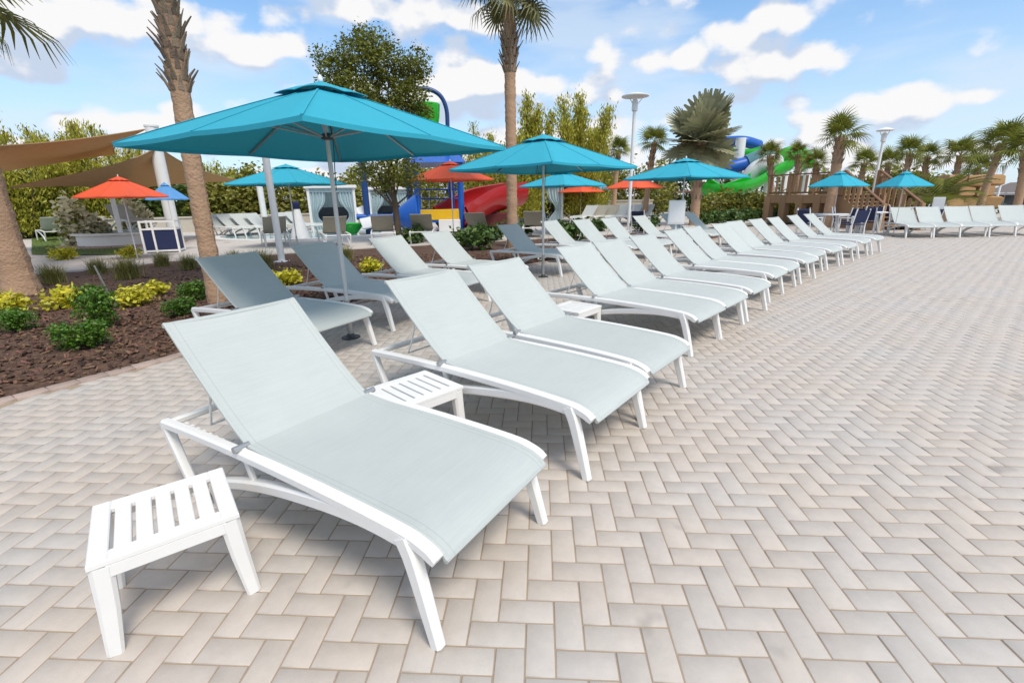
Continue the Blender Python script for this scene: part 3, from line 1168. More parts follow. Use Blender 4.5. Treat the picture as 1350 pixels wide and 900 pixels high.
def blade_fan(n, r0, h, w, spread):
    "arching grass blades from the origin"
    V, F = [], []
    for k in range(n):
        a = random.uniform(0, 2*math.pi)
        lean = random.uniform(.15, 1)*spread
        hh = h*random.uniform(.6, 1.1)
        o = np.array([random.gauss(0, r0), random.gauss(0, r0), 0])
        d = np.array([math.cos(a), math.sin(a), 0])
        s = np.array([-d[1], d[0], 0])*w
        pts = [o+d*lean*t*t+np.array([0, 0, hh*(t-.25*t*t*lean/spread)]) for t in (0, .35, .7, 1)]
        i = len(V)
        for q, p in enumerate(pts):
            ww = (1, .9, .6, .08)[q]
            V += [p-s*ww, p+s*ww]
        F += [(i, i+1, i+3, i+2), (i+2, i+3, i+5, i+4), (i+4, i+5, i+7, i+6)]
    return np.array(V), np.array(F)


def trunk_mb(path, radii, n=12, wob=0.06):
    b = MB()
    rings = []
    P_ = [np.array(p, float) for p in path]
    for i, p in enumerate(P_):
        ring = []
        for k in range(n):
            q = 2*math.pi*k/n
            r = radii[i]*(1+wob*math.sin(3*q+i*1.7)+wob*.7*math.sin(7*i+5*q))
            ring.append((p[0]+r*math.cos(q), p[1]+r*math.sin(q), p[2]))
        rings.append(ring)
    b.grid([r+[r[0]] for r in rings])
    b.add(rings[-1], [tuple(range(n))])
    return b


# ---- palms
def fan_leaf(length=1.0, seg=26, petiole=0.8, droop=0.5, spread=130, width=1.0, tipdroop=0.35, blunt=False):
    "fan palm leaf growing along +x from the origin, arching down; returns arrays"
    V, F = [], []

    def quad(a, b, c, d):
        i = len(V)
        V.extend([a, b, c, d])
        F.append((i, i+1, i+2, i+3))
    # petiole
    pts = [np.array([petiole*t, 0, .22*petiole*t-.30*petiole*droop*t*t]) for t in (0, .33, .66, 1)]
    for i in range(3):
        s = np.array([0, .016, 0])
        quad(pts[i]-s, pts[i]+s, pts[i+1]+s*.8, pts[i+1]-s*.8)
        s = np.array([0, 0, .012])
        quad(pts[i]-s, pts[i]+s, pts[i+1]+s*.8, pts[i+1]-s*.8)
    c = pts[-1]
    base_dir = pts[-1]-pts[-2]
    base_dir /= np.linalg.norm(base_dir)
    for k in range(seg):
        f = -1+2*k/(seg-1)
        a = R(spread)*f
        L = length*(1-.30*abs(f)**1.5)*(random.uniform(.96, 1.03) if blunt else random.uniform(.9, 1.06))
        st = c+base_dir*0.30*length*(1-abs(f))*.6
        d = base_dir*math.cos(a)+np.array([0, 1, 0])*math.sin(a)
        w = .040*length*width
        fold = .035*length*(1 if k % 2 else -1)
        side = np.array([0, 1, 0])*math.cos(a)-base_dir*math.sin(a)
        prev = None
        for q, t in enumerate((0.02, .35, .68, 1.0)):
            p = st+d*L*t+np.array([0, 0, fold*t*(1-t)-droop*.55*L*t*t*(.6+.4*abs(f))-tipdroop*L*max(0, t-.55)**2*2.2])
            ww = w*((.30, .75, 1.15, .45) if blunt else (.45, 1.0, .75, .10))[q]
            cur = (p-side*ww, p+side*ww)
            if prev is not None:
                quad(prev[0], prev[1], cur[1], cur[0])
            prev = cur
    return np.array(V), np.array(F)


def crown_arrays(nleaf, leaves, emin=-35, emax=85, scale=1.0, jitter=.15):
    Vs, Fs, o = [], [], 0
    for k in range(nleaf):
        V, F = leaves[k % len(leaves)]
        az = k*2.399963+random.gauss(0, .2)
        el = emin+(emax-emin)*((k+.5)/nleaf)**0.8+random.gauss(0, 6)
        roll = random.gauss(0, .3)
        s = scale*random.uniform(1-jitter, 1+jitter)
        m = rotm(az, roll, -R(el))
        W = (m@(V*s).T).T
        Vs.append(W)
        Fs.append(F+o)
        o += len(V)
    return np.concatenate(Vs), np.concatenate(Fs)


def boots(b, base, z0, z1, r0, r1, rows, per, size):
    "criss-cross leaf stubs round a trunk between two heights (base may lean)"
    for i in range(rows):
        t = i/(rows-1)
        z = z0+(z1-z0)*t
        r = r0+(r1-r0)*t
        c = base(z)
        for k in range(per):
            a = 2*math.pi*(k+.5*(i % 2))/per+random.gauss(0, .08)
            d = np.array([math.cos(a), math.sin(a), 0])
            s = np.array([-d[1], d[0], 0])
            L = size*random.uniform(.7, 1.35)
            out = random.uniform(.2, .5)*(1.25-.5*t)
            p0 = c+d*(r*.80)
            p1 = p0+d*L*out*.45+np.array([0, 0, L*.5])
            p2 = p1+d*L*out*.75+np.array([0, 0, L*.5])
            b.sweep([p0, p1, p2], [size*.34, size*.24, size*.09], [size*.14, size*.10, size*.05], side=s)


def palm(name, label, base, height, r, crown_scale, nleaf=30, leaf=PALMLEAF, z=0.0, lean=(0, 0), booty=None, group=None, leafkind='sabal', separate=False, flare=1.35, emin=-40, emax=85, seg=22, boot_r=1.25, boot_size=.30):
    root = thing(name, label, 'palm', (base[0], base[1], z), 0, group)

    def ctr(h):
        t = h/height
        return np.array([lean[0]*t*t, lean[1]*t*t, h])
    n = int(max(26, height/.045))
    hs = np.linspace(-.05, height, n)
    rad = [r*(1+(flare-1)*math.exp(-max(h, 0)/(.25+.04*height)))*(1+.02*math.sin(h*11)+random.uniform(-.03, .03)) for h in hs]
    trunk_mb([ctr(h) for h in hs], rad, 14, .03).build('trunk', TRUNK, root, True)
    if booty:
        z0, z1, rows, per = booty
        b = MB()
        boots(b, ctr, z0, z1, r*1.2, r*boot_r, rows, per, boot_size)
        b.build('leaf_bases', BOOT, root)
    par = {'sabal': dict(petiole=.75, droop=.42, spread=118, tipdroop=.5), 'bismarck': dict(petiole=.62, droop=.10, spread=150, tipdroop=.03, width=1.9, blunt=True),
           'wash': dict(petiole=.8, droop=.35, spread=125, tipdroop=.8)}[leafkind]
    lv = [fan_leaf(length=random.uniform(.85, 1.05), seg=seg, **par) for _ in range(4)]
    top = ctr(height)
    if separate:
        ms = []
        for V, F in lv:
            ms.append(mesh_np('frond', V*crown_scale, F, leaf))
        for k in range(nleaf):
            o = obj('frond', ms[k % 4], root, top)
            el = emin+(emax-emin)*((k+.5)/nleaf)**0.8+random.gauss(0, 6)
            m = rotm(k*2.399963+random.gauss(0, .2), random.gauss(0, .3), -R(el))
            o.rotation_euler = Matrix(m.tolist()).to_euler()
            s = random.uniform(.85, 1.12)
            o.scale = (s, s, s)
    else:
        V, F = crown_arrays(nleaf, lv, emin, emax, crown_scale)
        o = obj('crown', mesh_np('crown', V, F, leaf), root, top)
    return root


def h_at(py, px, D):
    return P(px, py, D)[2]


pl = G(31, 388, .05)
pld = math.hypot(pl[0]-CAM[0], pl[1]-CAM[1])
plc = P(-98, -26, pld)
palm('palm_tree', 'thick palm trunk rising from the mulch bed, fan leaves hanging above it', pl, plc[2], .185, .85, 34, PALMLEAF, .03, lean=(plc[0]-pl[0], plc[1]-pl[1]), booty=(2.5, 3.3, 4, 9), separate=True, flare=1.45, boot_size=.30, boot_r=1.0)
p1 = A(262, 8.0)
palm('palm_tree', 'palm trunk with criss-cross leaf stubs rising past the large turquoise umbrella', p1, 6.6, .112, 1.5, 24, PALMLEAF, .03, lean=(.25, .1), booty=(h_at(124, 238, 8.0), 6.3, 30, 8), separate=True, flare=1.25, boot_r=1.1, boot_size=.185)
p2 = A(675, 14.2)
palm('palm_tree', 'slim tall palm with hanging fronds behind the second turquoise umbrella', p2, h_at(-6, 672, 14.2), .150, .70, 36, PALMDRY, .03, booty=(h_at(97, 672, 14.2), h_at(55, 672, 14.2), 5, 8), separate=True, flare=1.15, emin=-60, leafkind='wash', boot_r=1.5, boot_size=.30)
palm('bismarck_palm', 'large silvery grey fan palm with a round crown beside the water slide', A(917, 24), h_at(190, 917, 24), .2, 1.10, 28, BISMARCK, .05, leafkind='bismarck', emin=-75, emax=88, flare=1.2, seg=26, booty=(1.2, 3.2, 5, 7))
palm_far = [(851, 178, 26, 1.05), (809, 188, 32, 1.1), (1016, 196, 30, 1.05), (1050, 194, 33, 1.0), (1072, 205, 29, 1.0), (1095, 172, 25.2, 1.25),
            (1130, 205, 40, 1.3), (1160, 205, 42, 1.3), (1187, 192, 38, 1.3), (1210, 197, 41, 1.35), (1252, 196, 40, 1.5), (1292, 180, 33, 1.45),
            (1276, 212, 44, 1.3), (1342, 190, 31, 1.5)]
pl_lab = {0: 'small headed palm behind the tall lamp post with the round head', 2: 'palm with bushy crown in front of the green slide tube', 5: 'taller stout palm rising through the timber deck beside the stairs',
          11: 'tall palm with clear trunk beside the tan stone wall', 13: 'leaning palm with clear trunk in front of the grey roofed building'}
for i, (px, py, D, s) in enumerate(palm_far):
    palm('cabbage_palm', pl_lab.get(i, 'bushy headed palm in the cluster behind the deck umbrellas and stairs'), A(px, D), h_at(py+10, px, D), (.19 if px == 1095 else .135) if D < 30 else .15, s*.46, 28, PALMLEAF, 0.0,
         group='cabbage palms behind the deck', lean=(random.uniform(-.4, .4), 0), flare=1.2, seg=18, emin=-45, booty=(h_at(py+14, px, D)*.74, h_at(py+14, px, D)*.98, 4, 7), boot_size=.24, boot_r=1.1)


# feathery palm bush
def date_palm():
    b = A(1238, 31)
    root = thing('date_palm', 'low wide feathery palm arching over the planting behind the far row', 'palm', (b[0], b[1], 0))
    trunk_mb([(0, 0, h) for h in np.linspace(-.05, .9, 6)], [.4, .4, .38, .36, .36, .34], 12).build('trunk', TRUNK, root, True)
    Vs, Fs, o = [], [], 0
    for k in range(24):
        L = random.uniform(1.8, 2.6)
        V, F = [], []
        n = 20
        for i in range(n):
            t = (i+1)/n
            c = np.array([L*t, 0, .55*L*t-.75*L*t*t])
            l = .55*math.sin(math.pi*min(1, .12+.86*t))+.08
            for s in (-1, 1):
                tip = c+np.array([.25*l, s*l*.85, -.35*l*t+.1*l])
                wv = np.array([.034, 0, .012])
                j = len(V)
                V += [c-wv, c+wv, tip+wv*.2, tip-wv*.2]
                F.append((j, j+1, j+2, j+3))
        m = rotm(k*2.4, random.gauss(0, .2), -R(random.uniform(-5, 62)))
        W = (m@np.array(V).T).T
        Vs.append(W); Fs.append(np.array(F)+o); o += len(V)
    obj('crown', mesh_np('crown', np.concatenate(Vs), np.concatenate(Fs), PALMLEAF), root, (0, 0, .9))


date_palm()


# ---- broadleaf trees
def branchy(path_list, radii_list, root):
    for p, r in zip(path_list, radii_list):
        MB().sweep(p, r, r, n=8).build('branch', BARK, root, True)


def oak():
    D = 16.0
    b = A(521, D)
    root = thing('oak_tree', 'broad olive green tree with thin dark trunk behind the large turquoise umbrella', 'tree', (b[0], b[1], .03))
    trunk_mb([(0, 0, -.05), (.02, 0, .5), (0, .03, 1.2), (-.05, 0, 2.0), (-.1, 0, 3.0), (-.2, 0, 4.2)], [.14, .105, .09, .08, .07, .045], 10).build('trunk', BARK, root, True)

    def at(px, py, dy=0):
        q = P(px, py, D+dy)
        return (q[0]-b[0], q[1]-b[1], q[2])
    br = []
    lob = []
    for (px, py, rr, dy) in [(445, 95, .55, .2), (470, 75, .6, -.3), (490, 62, .55, .3), (512, 85, .65, 0), (535, 95, .5, .4), (550, 80, .35, -.2), (500, 120, .75, .5), (465, 125, .65, -.4), (540, 125, .5, -.3), (440, 120, .45, .3),
                             (480, 50, .32, 0), (425, 78, .3, .1), (520, 150, .6, 0), (555, 150, .32, .2), (480, 165, .6, .2), (525, 190, .6, 0), (490, 215, .45, .2), (530, 225, .5, -.3), (548, 245, .3, .1), (475, 232, .3, .1), (505, 245, .35, .3), (557, 100, .28, 0)]:
        c = at(px, py, dy)
        lob.append((*c, rr, rr, rr*.8))
        br.append([(-.05, 0, max(1.2, c[2]*.55)), (c[0]*.55-.03, c[1]*.5, c[2]*.8), c])
    branchy(br, [[.035, .022, .008]]*len(br), root)
    V, F = clumped(lob, 2000, 12, .09, .10, 2.1, .5, .25)
    obj('crown', mesh_np('crown', V, F, OAKLEAF), root)


oak()


def upright_tree(px, top, D, wpx, label, name='bamboo_clump', m=BAMBOO, base_py=290, n=900, cat='tree', group=None, size=.165, bottom=0.12):
    "clump of upright feathery culms"
    b = A(px, D)
    H = h_at(top, px, D)
    Wd = wpx*D/F_PX/2
    root = thing(name, label, cat, (b[0], b[1], 0), 0, group)
    stems = []
    pts = []
    al = []
    for k in range(9):
        a = random.uniform(0, 6.28)
        l = random.uniform(.15, 1)*Wd
        hh = H*random.uniform(.62, 1.0)*(1-.22*l/Wd)
        p = [(.15*l*math.cos(a), .15*l*math.sin(a), -.05), (.5*l*math.cos(a), .5*l*math.sin(a), hh*.5), (l*math.cos(a), l*math.sin(a), hh)]
        c = crom(p, 8)
        stems.append(c)
        c = np.array(c)
        for _ in range(n//9):
            t = random.uniform(bottom, 1)
            q = np.array([np.interp(t, np.linspace(0, 1, len(c)), c[:, i]) for i in range(3)])
            r = Wd*.42*(1.15-t)
            d = np.array([random.gauss(0, 1), random.gauss(0, 1), 0])*r*.6
            for _2 in range(9):
                pts.append(q+d+rng.standard_normal(3)*size*.8)
                al.append(np.array([d[0], d[1], .55*abs(np.hypot(d[0], d[1]))+.35*Wd]))
    for c in stems:
        MB().sweep(c[::3]+[c[-1]], .035, .035, n=5).build('stem', BARK, root)
    al = np.array(al)
    al /= np.linalg.norm(al, axis=1, keepdims=True)
    V, F = leaf_quads(np.array(pts), .5, np.full(len(pts), size), 3.2, 0, al)
    obj('foliage', mesh_np('foliage', V, F, m), root)
    return root


BG = 'bamboo clumps behind the pool'
for px, top, D, w, lab in [(18, 132, 30, 90, 0), (62, 150, 31, 70, 0), (92, 130, 33, 60, 0), (135, 145, 31, 75, 0), (165, 160, 34, 55, 0)]:
    upright_tree(px, top, D, w, 'yellow green bamboo clump rising behind the brown shade sails', group=BG, n=1300)
for px, top, D, w in [(285, 208, 33, 60), (318, 212, 34, 55)]:
    upright_tree(px, top, D, w, 'lower yellow green bamboo clump between palm trunk and the white post', group=BG, n=900)
upright_tree(692, 112, 27, 78, 'tall pointed yellow green clump right beside the slim palm', group=BG, n=2600, size=.19)
upright_tree(764, 103, 28, 92, 'tall pointed yellow green clump between the slim palm and the lamp post', group=BG, n=3000, size=.19)
upright_tree(632, 148, 30, 60, 'rounded yellow green clump above the blue play canopy', group=BG, n=1000)
upright_tree(655, 160, 31, 50, 'lower dark yellow green clump just left behind the slim palm', group=BG, n=800)
upright_tree(790, 165, 33, 40, 'short yellow green clump next to a small palm head', group=BG, n=700)


def hedge(px0, px1, top, D, label, m=HEDGE, depth=1.6, n=2600, size=.24, name='hedge', bumps=.25):
    a, b_ = A(px0, D), A(px1, D)
    c = (a+b_)/2
    root = thing(name, label, 'hedge', (c[0], c[1], 0))
    H = h_at(top, (px0+px1)/2, D)
    L = np.linalg.norm(b_-a)
    lob = []
    k = max(3, int(L/1.6))
    for i in range(k):
        q = a+(b_-a)*(i+.5)/k-c
        hh = H*random.uniform(1-bumps, 1.0)
        lob.append((q[0], q[1], hh*.5, L/k*.85, depth*.7, hh*.52))
    V, F = clumped(lob, n//6, 6, size*.7, size, 1.7, .5)
    V[:, 2] = np.abs(V[:, 2])
    obj('foliage', mesh_np('foliage', V, F, m), root)
    for i in range(k):
        q = a+(b_-a)*(i+.5)/k-c
        MB().tube([(q[0], q[1], -.05), (q[0]+.1, q[1], H*.6)], .05, 6).build('stem', BARK, root)
    return root


hedge(-60, 75, 222, 31, 'dark green hedge behind the lone lounger on the lawn', n=9000, depth=2.5)
hedge(75, 262, 236, 32, 'dark green hedge below the brown shade sails', n=11000, depth=2.5)
hedge(262, 350, 216, 31, 'olive green hedge behind the row of white loungers', HEDGE2, n=7000)
hedge(350, 470, 228, 31, 'olive hedge beside the first curtained cabana', HEDGE2, n=7000)
hedge(455, 570, 205, 34, 'olive hedge behind the oak trunk and the blue posts', HEDGE2, n=7000)
hedge(560, 700, 190, 36, 'olive hedge behind the play structure', HEDGE2, n=7000)
hedge(690, 880, 204, 37, 'dark hedge behind the orange umbrellas', HEDGE2, n=13000, depth=2.4)
hedge(860, 1010, 228, 44, 'dark green shrubs behind the water slide', HEDGE, n=7000)
hedge(932, 1050, 252, 31, 'low green shrubs in front of the water slide', HEDGE2, n=5000)
hedge(1030, 1238, 222, 46, 'mixed green thicket behind the timber deck and palms', HEDGE2, n=9000, depth=3, size=.35)
hedge(1225, 1300, 262, 40, 'low green planting behind the far lounger row', HEDGE, n=2500)


# ---- small planting
def shrub_mesh(name, m, r, h, n, size, aspect=1.8, up=.8):
    lob = [(0, 0, h*.5, r, r, h*.5)]
    for _ in range(6):
        a = random.uniform(0, 6.28)
        q = random.uniform(.3, .7)*r
        lob.append((q*math.cos(a), q*math.sin(a), h*random.uniform(.4, .75), r*.5, r*.5, h*.35))
    V, F = clumped(lob, n//5, 5, size*.45, size, aspect, up)
    V[:, 2] = np.abs(V[:, 2])
    return mesh_np(name, V, F, m)


STEM = MB()
for k in range(5):
    a = k*1.3
    STEM.tube([(0, 0, -.05), (.05*math.cos(a), .05*math.sin(a), .12), (.12*math.cos(a), .12*math.sin(a), .22)], .006, 5)
STEMM = STEM.mesh('stems', BARK)
GOLDM = [shrub_mesh('foliage', GOLD, .27, .30, 640, .088, 1.8, 1.2) for _ in range(3)]
BOXM = [shrub_mesh('foliage', BOX, .20, .30, 2000, .034, 1.6) for _ in range(3)]
LEAFYM = [shrub_mesh('foliage', mat('glossy_shrub_leaf', (0.075, 0.135, 0.025), .45, island=.5, translucent=.2), .30, .42, 520, .13, 2.0) for _ in range(3)]
GRM = [mesh_np('blades', *blade_fan(420, .07, .42, .0042, .36), DRYGRASS) for _ in range(2)]


def plant(kind, px, py, s, label, group, zs=1.0, z=None, cat='shrub'):
    g = G(px, py, .05 if z is None else z)
    zz = float(bed_z(g[0], g[1])) if z is None else z
    me = {'gold': GOLDM, 'box': BOXM, 'leafy': LEAFYM, 'grass': GRM}[kind]
    nm = {'gold': 'golden_shrub', 'box': 'boxwood', 'leafy': 'leafy_shrub', 'grass': 'ornamental_grass'}[kind]
    root = thing(nm, label, cat, (g[0], g[1], zz), random.uniform(0, 6.28), group, (s, s, s*zs))
    obj('blades' if kind == 'grass' else 'foliage', random.choice(me), root)
    if kind != 'grass':
        obj('stems', STEMM, root)


GS = 'golden shrubs in the mulch bed'
for px, py, s, lab in [(82, 408, .92, 'golden yellow shrub right in front of the thick palm trunk'), (2, 421, 1.0, 'golden yellow shrub behind a small boxwood, beside the thick palm trunk'),
                       (180, 404, .86, 'golden yellow shrub in the mulch beside the leaning metal stake'), (208, 390, .68, 'smaller golden shrub touching another golden one in the mulch'),
                       (378, 378, .85, 'golden yellow shrub at the foot of the white post'), (491, 360, .85, 'golden yellow shrub between second and third loungers of the second row'),
                       (85, 344, 1.05, 'golden shrub on the lawn edge behind the thick palm'), (172, 342, .95, 'golden shrub in front of the round white pool rim')]:
    plant('gold', px, py, s, lab, GS)
BS = 'boxwoods in the mulch bed'
for px, py, s, zs, lab in [(28, 437, 1.0, .85, 'small round boxwood in front of the golden shrub by the palm'), (131, 434, 1.12, 1.45, 'taller two-tiered boxwood in the middle of the mulch bed'),
                           (113, 460, 1.15, .8, 'low boxwood nearest the brick edging of the bed'), (258, 398, 1.05, .9, 'boxwood beside the first lounger of the second row'), (240, 418, 1.0, .75, 'low boxwood half hidden by the corner of a white lounger frame')]:
    plant('box', px, py, s, lab, BS, zs)
for px, py, s, lab in [(170, 368, 1.15, 'tuft of olive grass between the golden shrubs'), (215, 352, .9, 'brownish grass tuft by the terrace edge'), (345, 358, 1.2, 'brownish grass tuft beside the white post base'),
                       (72, 375, 1.0, 'thin grass tuft beside the thick palm trunk'), (455, 345, 1.0, 'dry brown grass tuft behind the shaded lounger'), (10, 385, .7, 'grass tuft between palm trunk and golden shrub')]:
    plant('grass', px, py, s, lab, 'ornamental grass tufts', cat='grass')
for px, py, s, lab in [(250, 356, .9, 'olive grass tuft beside the palm with criss-cross leaf stubs'), (130, 362, .9, 'olive grass tuft beside the leaning metal stake'), (310, 350, .9, 'olive grass tuft between palm trunk and white post')]:
    plant('grass', px, py, s, lab, 'ornamental grass tufts', cat='grass')
LS = 'leafy shrubs along the back of the bed'
for px, py, s in [(545, 322, 1.0), (610, 326, .9), (632, 330, 1.15), (650, 318, 1.0), (690, 312, .9), (755, 318, 1.15), (742, 311, .9), (790, 306, .9), (845, 306, 1.0), (858, 300, .9), (925, 297, 1.1), (945, 295, 1.2), (965, 294, 1.2), (985, 292, 1.2), (1005, 291, 1.0), (1020, 291, 1.1)]:
    plant('leafy', px, py, s*1.25, 'glossy green leafy shrub in the bed behind the second lounger row', LS)


def cream_bush(px, py, D, w, label):
    b = A(px, D)
    root = thing('flowering_bush', label, 'bush', (b[0], b[1], TZ))
    H = h_at(py, px, D)
    V, F = clumped([(0, 0, H*.45, w, w, H*.5), (w*.3, 0, H*.35, w*.8, w*.8, H*.35)], 260, 5, .12, .19, 1.5)
    V[:, 2] = np.abs(V[:, 2])
    obj('flowers', mesh_np('flowers', V, F, CREAMFLOWER), root)
    V, F = clumped([(0, 0, H*.35, w*.9, w*.9, H*.35)], 160, 5, .12, .17, 1.5)
    V[:, 2] = np.abs(V[:, 2])
    obj('foliage', mesh_np('foliage', V, F, HEDGE2), root)


cream_bush(92, 264, 22.5, .38, 'pale cream flowering bush beside the lone lounger on the lawn')
cream_bush(172, 262, 25, .5, 'pale cream flowering bush behind the orange umbrella')
cream_bush(112, 286, 23, .4, 'low pale flowering bush next to the taller one')


def lawn_grass():
    a = np.array([p for p in LAWN_PTS])
    n = 26000
    x = rng.uniform(a[:, 0].min(), a[:, 0].max(), n)
    y = rng.uniform(a[:, 1].min(), a[:, 1].max(), n)
    inside = np.zeros(n, bool)
    j = len(a)-1
    for i in range(len(a)):
        c = ((a[i, 1] > y) != (a[j, 1] > y)) & (x < (a[j, 0]-a[i, 0])*(y-a[i, 1])/(a[j, 1]-a[i, 1]+1e-12)+a[i, 0])
        inside ^= c
        j = i
    x, y = x[inside], y[inside]
    n = len(x)
    d = rng.uniform(0, 6.28, n)
    w = .014
    hgt = rng.uniform(.03, .075, n)
    s = np.stack([np.cos(d)*w, np.sin(d)*w, 0*d], 1)
    p = np.stack([x, y, np.full(n, TZ+.018)], 1)
    tip = p+np.stack([rng.normal(0, .03, n), rng.normal(0, .03, n), hgt], 1)
    V = np.stack([p-s, p+s, tip+s*.15, tip-s*.15], 1).reshape(-1, 3)
    o = obj('lawn_grass', mesh_np('lawn_grass', V, np.arange(4*n).reshape(n, 4), GRASSB))
    tag(o, 'short green lawn grass behind the planting bed', 'grass', kind='stuff')


lawn_grass()
g0 = G(146, 390, .05)
st = MB().tube([(0, 0, -.05), (P(124, 350, np.hypot(*(g0[:2]-CAM[:2])))-g0)], .014, 8).build('metal_stake', GREYMETAL)
st.location = (g0[0], g0[1], .05)
tag(st, 'thin leaning metal stake stuck in the mulch between shrubs', 'stake')


# ------------------------------------------------------------------ posts, lamps, sails
def post(px, py0, py1, D, w, label, name='shade_post', lean=0.0):
    b = A(px, D)
    H = h_at(py1, px, D)
    root = thing(name, label, 'post', (b[0], b[1], 0), 0, 'white shade posts')
    MB().sweep([(0, 0, 0), (lean*.5, 0, H*.5), (lean, 0, H)], w, w*.9, n=14).build('shaft', WHITE_FAR, root, True)
    MB().box((0, 0, .02+TZ*.5), (w*3.2, w*3.2, .04), ch=.005).build('base_plate', WHITE_FAR, root)
    MB().lathe([(w*1.05, H-.02), (w*1.05, H+.03), (.02, H+.06)], 12, (lean, 0, 0)).build('cap', WHITE_FAR, root, True)
    return root


gp = G(367, 346, .05)
DP = math.hypot(gp[0]-CAM[0], gp[1]-CAM[1])
post(360, 345, 190, DP, .085, 'white steel post standing in the mulch behind the first umbrella')
post(222, 300, 168, 19.5, .19, 'thick white post under the brown shade sails')
post(346, 292, 240, 23, .13, 'short white post in front of the far white loungers')
post(150, 300, 262, 21, .075, 'white post behind the orange umbrella by the lawn')


def sail(corners, label, sag=.35):
    c = [np.array(p) for p in corners]
    n = 16
    g = []
    for i in range(n+1):
        row = []
        for j in range(n+1):
            u, v = i/n, j/n
            # pull edges inward for the catenary outline
            uu = u+.10*math.sin(math.pi*v)*(.5-u)*2*0.9
            vv = v+.10*math.sin(math.pi*u)*(.5-v)*2*0.9
            p = c[0]*(1-uu)*(1-vv)+c[1]*uu*(1-vv)+c[2]*uu*vv+c[3]*(1-uu)*vv
            p = p-np.array([0, 0, sag*16*u*(1-u)*v*(1-v)*.35])
            row.append(p)
        g.append(row)
    o = thing('shade_sail', label, 'shade sail', tuple(c[0]))
    b = MB().grid([[p-c[0] for p in r] for r in g], (0, 0, -.012))
    b.build('membrane', SAIL, o, True)
    for k in range(4):
        edge = {0: [g[i][0] for i in range(n+1)], 1: [g[n][j] for j in range(n+1)], 2: [g[i][n] for i in range(n+1)], 3: [g[0][j] for j in range(n+1)]}[k]
        MB().tube([p-c[0] for p in edge], .02, 6).build('edge_cable', SAIL, o, True)


sail([P(-60, 196, 13), P(190, 171, 17), P(152, 203, 24), P(-40, 234, 22)], 'upper brown mesh shade sail stretched above the lawn', .5)
sail([P(15, 247, 16), P(208, 194, 19.4), P(318, 239, 24), P(150, 250, 26)], 'lower brown mesh shade sail behind the orange umbrella', .3)


def lamp(px, base_y, top_y, D, label, wpx):
    b = A(px, D)
    H = h_at(top_y, px, D)
    r = wpx*D/F_PX/2
    root = thing('lamp_post', label, 'lamp post', (b[0], b[1], 0), 0, 'white lamp posts')
    MB().tube([(0, 0, 0), (0, 0, 1.0), (0, 0, H-.35)], .062, 14).build('pole', WHITE_FAR, root, True)
    MB().lathe([(.2, 0), (.2, .06), (.1, .12)], 16).build('base', WHITE_FAR, root, True)
    MB().lathe([(.05, H-.55), (.11, H-.5), (.11, H-.18), (.06, H-.12)], 14).build('lamp_body', WHITE_FAR, root, True)
    for k in range(3):
        a = k*2.094
        MB().tube([(.09*math.cos(a), .09*math.sin(a), H-.3), (r*.6*math.cos(a), r*.6*math.sin(a), H-.04)], .014, 6).build('arm', WHITE_FAR, root)
    MB().lathe([(r, H-.03), (r, H), (r*.55, H+.07), (.05, H+.11)], 28).build('shade_disc', WHITE_FAR, root, True)


lamp(830, 295, 127, 20, 'tall white lamp post with flat round head beside the second row', 31)
lamp(1148, 290, 173, 30, 'white lamp post with dome head rising behind the dining umbrellas', 15)
lamp(1312, 290, 216, 44, 'small distant white lamp post beside the far palms', 10)


# ------------------------------------------------------------------ left background
def towel_cabinet():
    a, b_ = G(197, 333, TZ), G(241, 331, TZ)
    D = math.hypot(a[0]-CAM[0], a[1]-CAM[1])
    c = (a+b_)/2
    w = np.linalg.norm((b_-a)[:2])
    H = P(215, 290, D)[2]-TZ
    rz = math.atan2(b_[1]-a[1], b_[0]-a[0])
    root = thing('towel_stand', 'white framed stand with navy blue fabric panels by the palm trunk', 'stand', (c[0], c[1], TZ), rz)
    d = .55
    for sx in (-1, 1):
        for sy in (-1, 1):
            MB().box((sx*w/2, sy*d/2, H/2), (.05, .05, H), ch=.006).build('leg', WHITE, root)
    MB().box((-w*.16, -d/2, H/2), (.05, .045, H-.002), ch=.006).build('leg', WHITE, root)
    for s in (-1, 1):
        for z in (H-.03, H*.74, .06):
            MB().box((0, s*d/2, z), (w-.05, .040, .045)).build('rail', WHITE, root)
    for s in (-1, 1):
        for z in (H-.03, .06):
            MB().box((s*w/2, 0, z), (.040, d-.05, .045)).build('rail', WHITE, root)
    x0, x1 = -w/2+.03, -w*.16-.025
    MB().box(((x0+x1)/2, -d/2+.008, H*.40), (x1-x0, .012, H*.62)).build('panel', NAVY, root)
    x0, x1 = -w*.16+.025, w/2-.03
    MB().box(((x0+x1)/2, -d/2+.008, H*.40), (x1-x0, .012, H*.62)).build('panel', NAVY, root)
    MB().box((w/2-.008, 0, H*.40), (.012, d-.06, H*.62)).build('panel', NAVY, root)
    MB().box((-w/2+.008, 0, H*.40), (.012, d-.06, H*.62)).build('panel', NAVY, root)
    MB().box((0, 0, H*.73), (w-.06, d-.06, .02)).build('shelf', WHITE, root)


towel_cabinet()


def round_rim(px, py, D_, rx, label, name, h=.32):
    c = G(px, py, TZ)
    root = thing(name, label, 'pool', (c[0], c[1], TZ))
    MB().lathe([(rx, 0), (rx, h-.08), (rx+.12, h-.06), (rx+.12, h), (rx-.16, h), (rx-.16, h-.1)], 48).build('wall', mat('white_plaster_rim', (.78, .76, .72), .7, var=.06), root, True)
    MB().lathe([(rx-.17, h-.12), (rx-.17, h-.07)], 48).build('water', WATER, root)
    MB().lathe([(rx+.55, .001), (rx+.55, .05), (rx+.1, .055)], 48).build('step', mat('pink_paving_band', (.42, .30, .24), .85, var=.15), root, True)


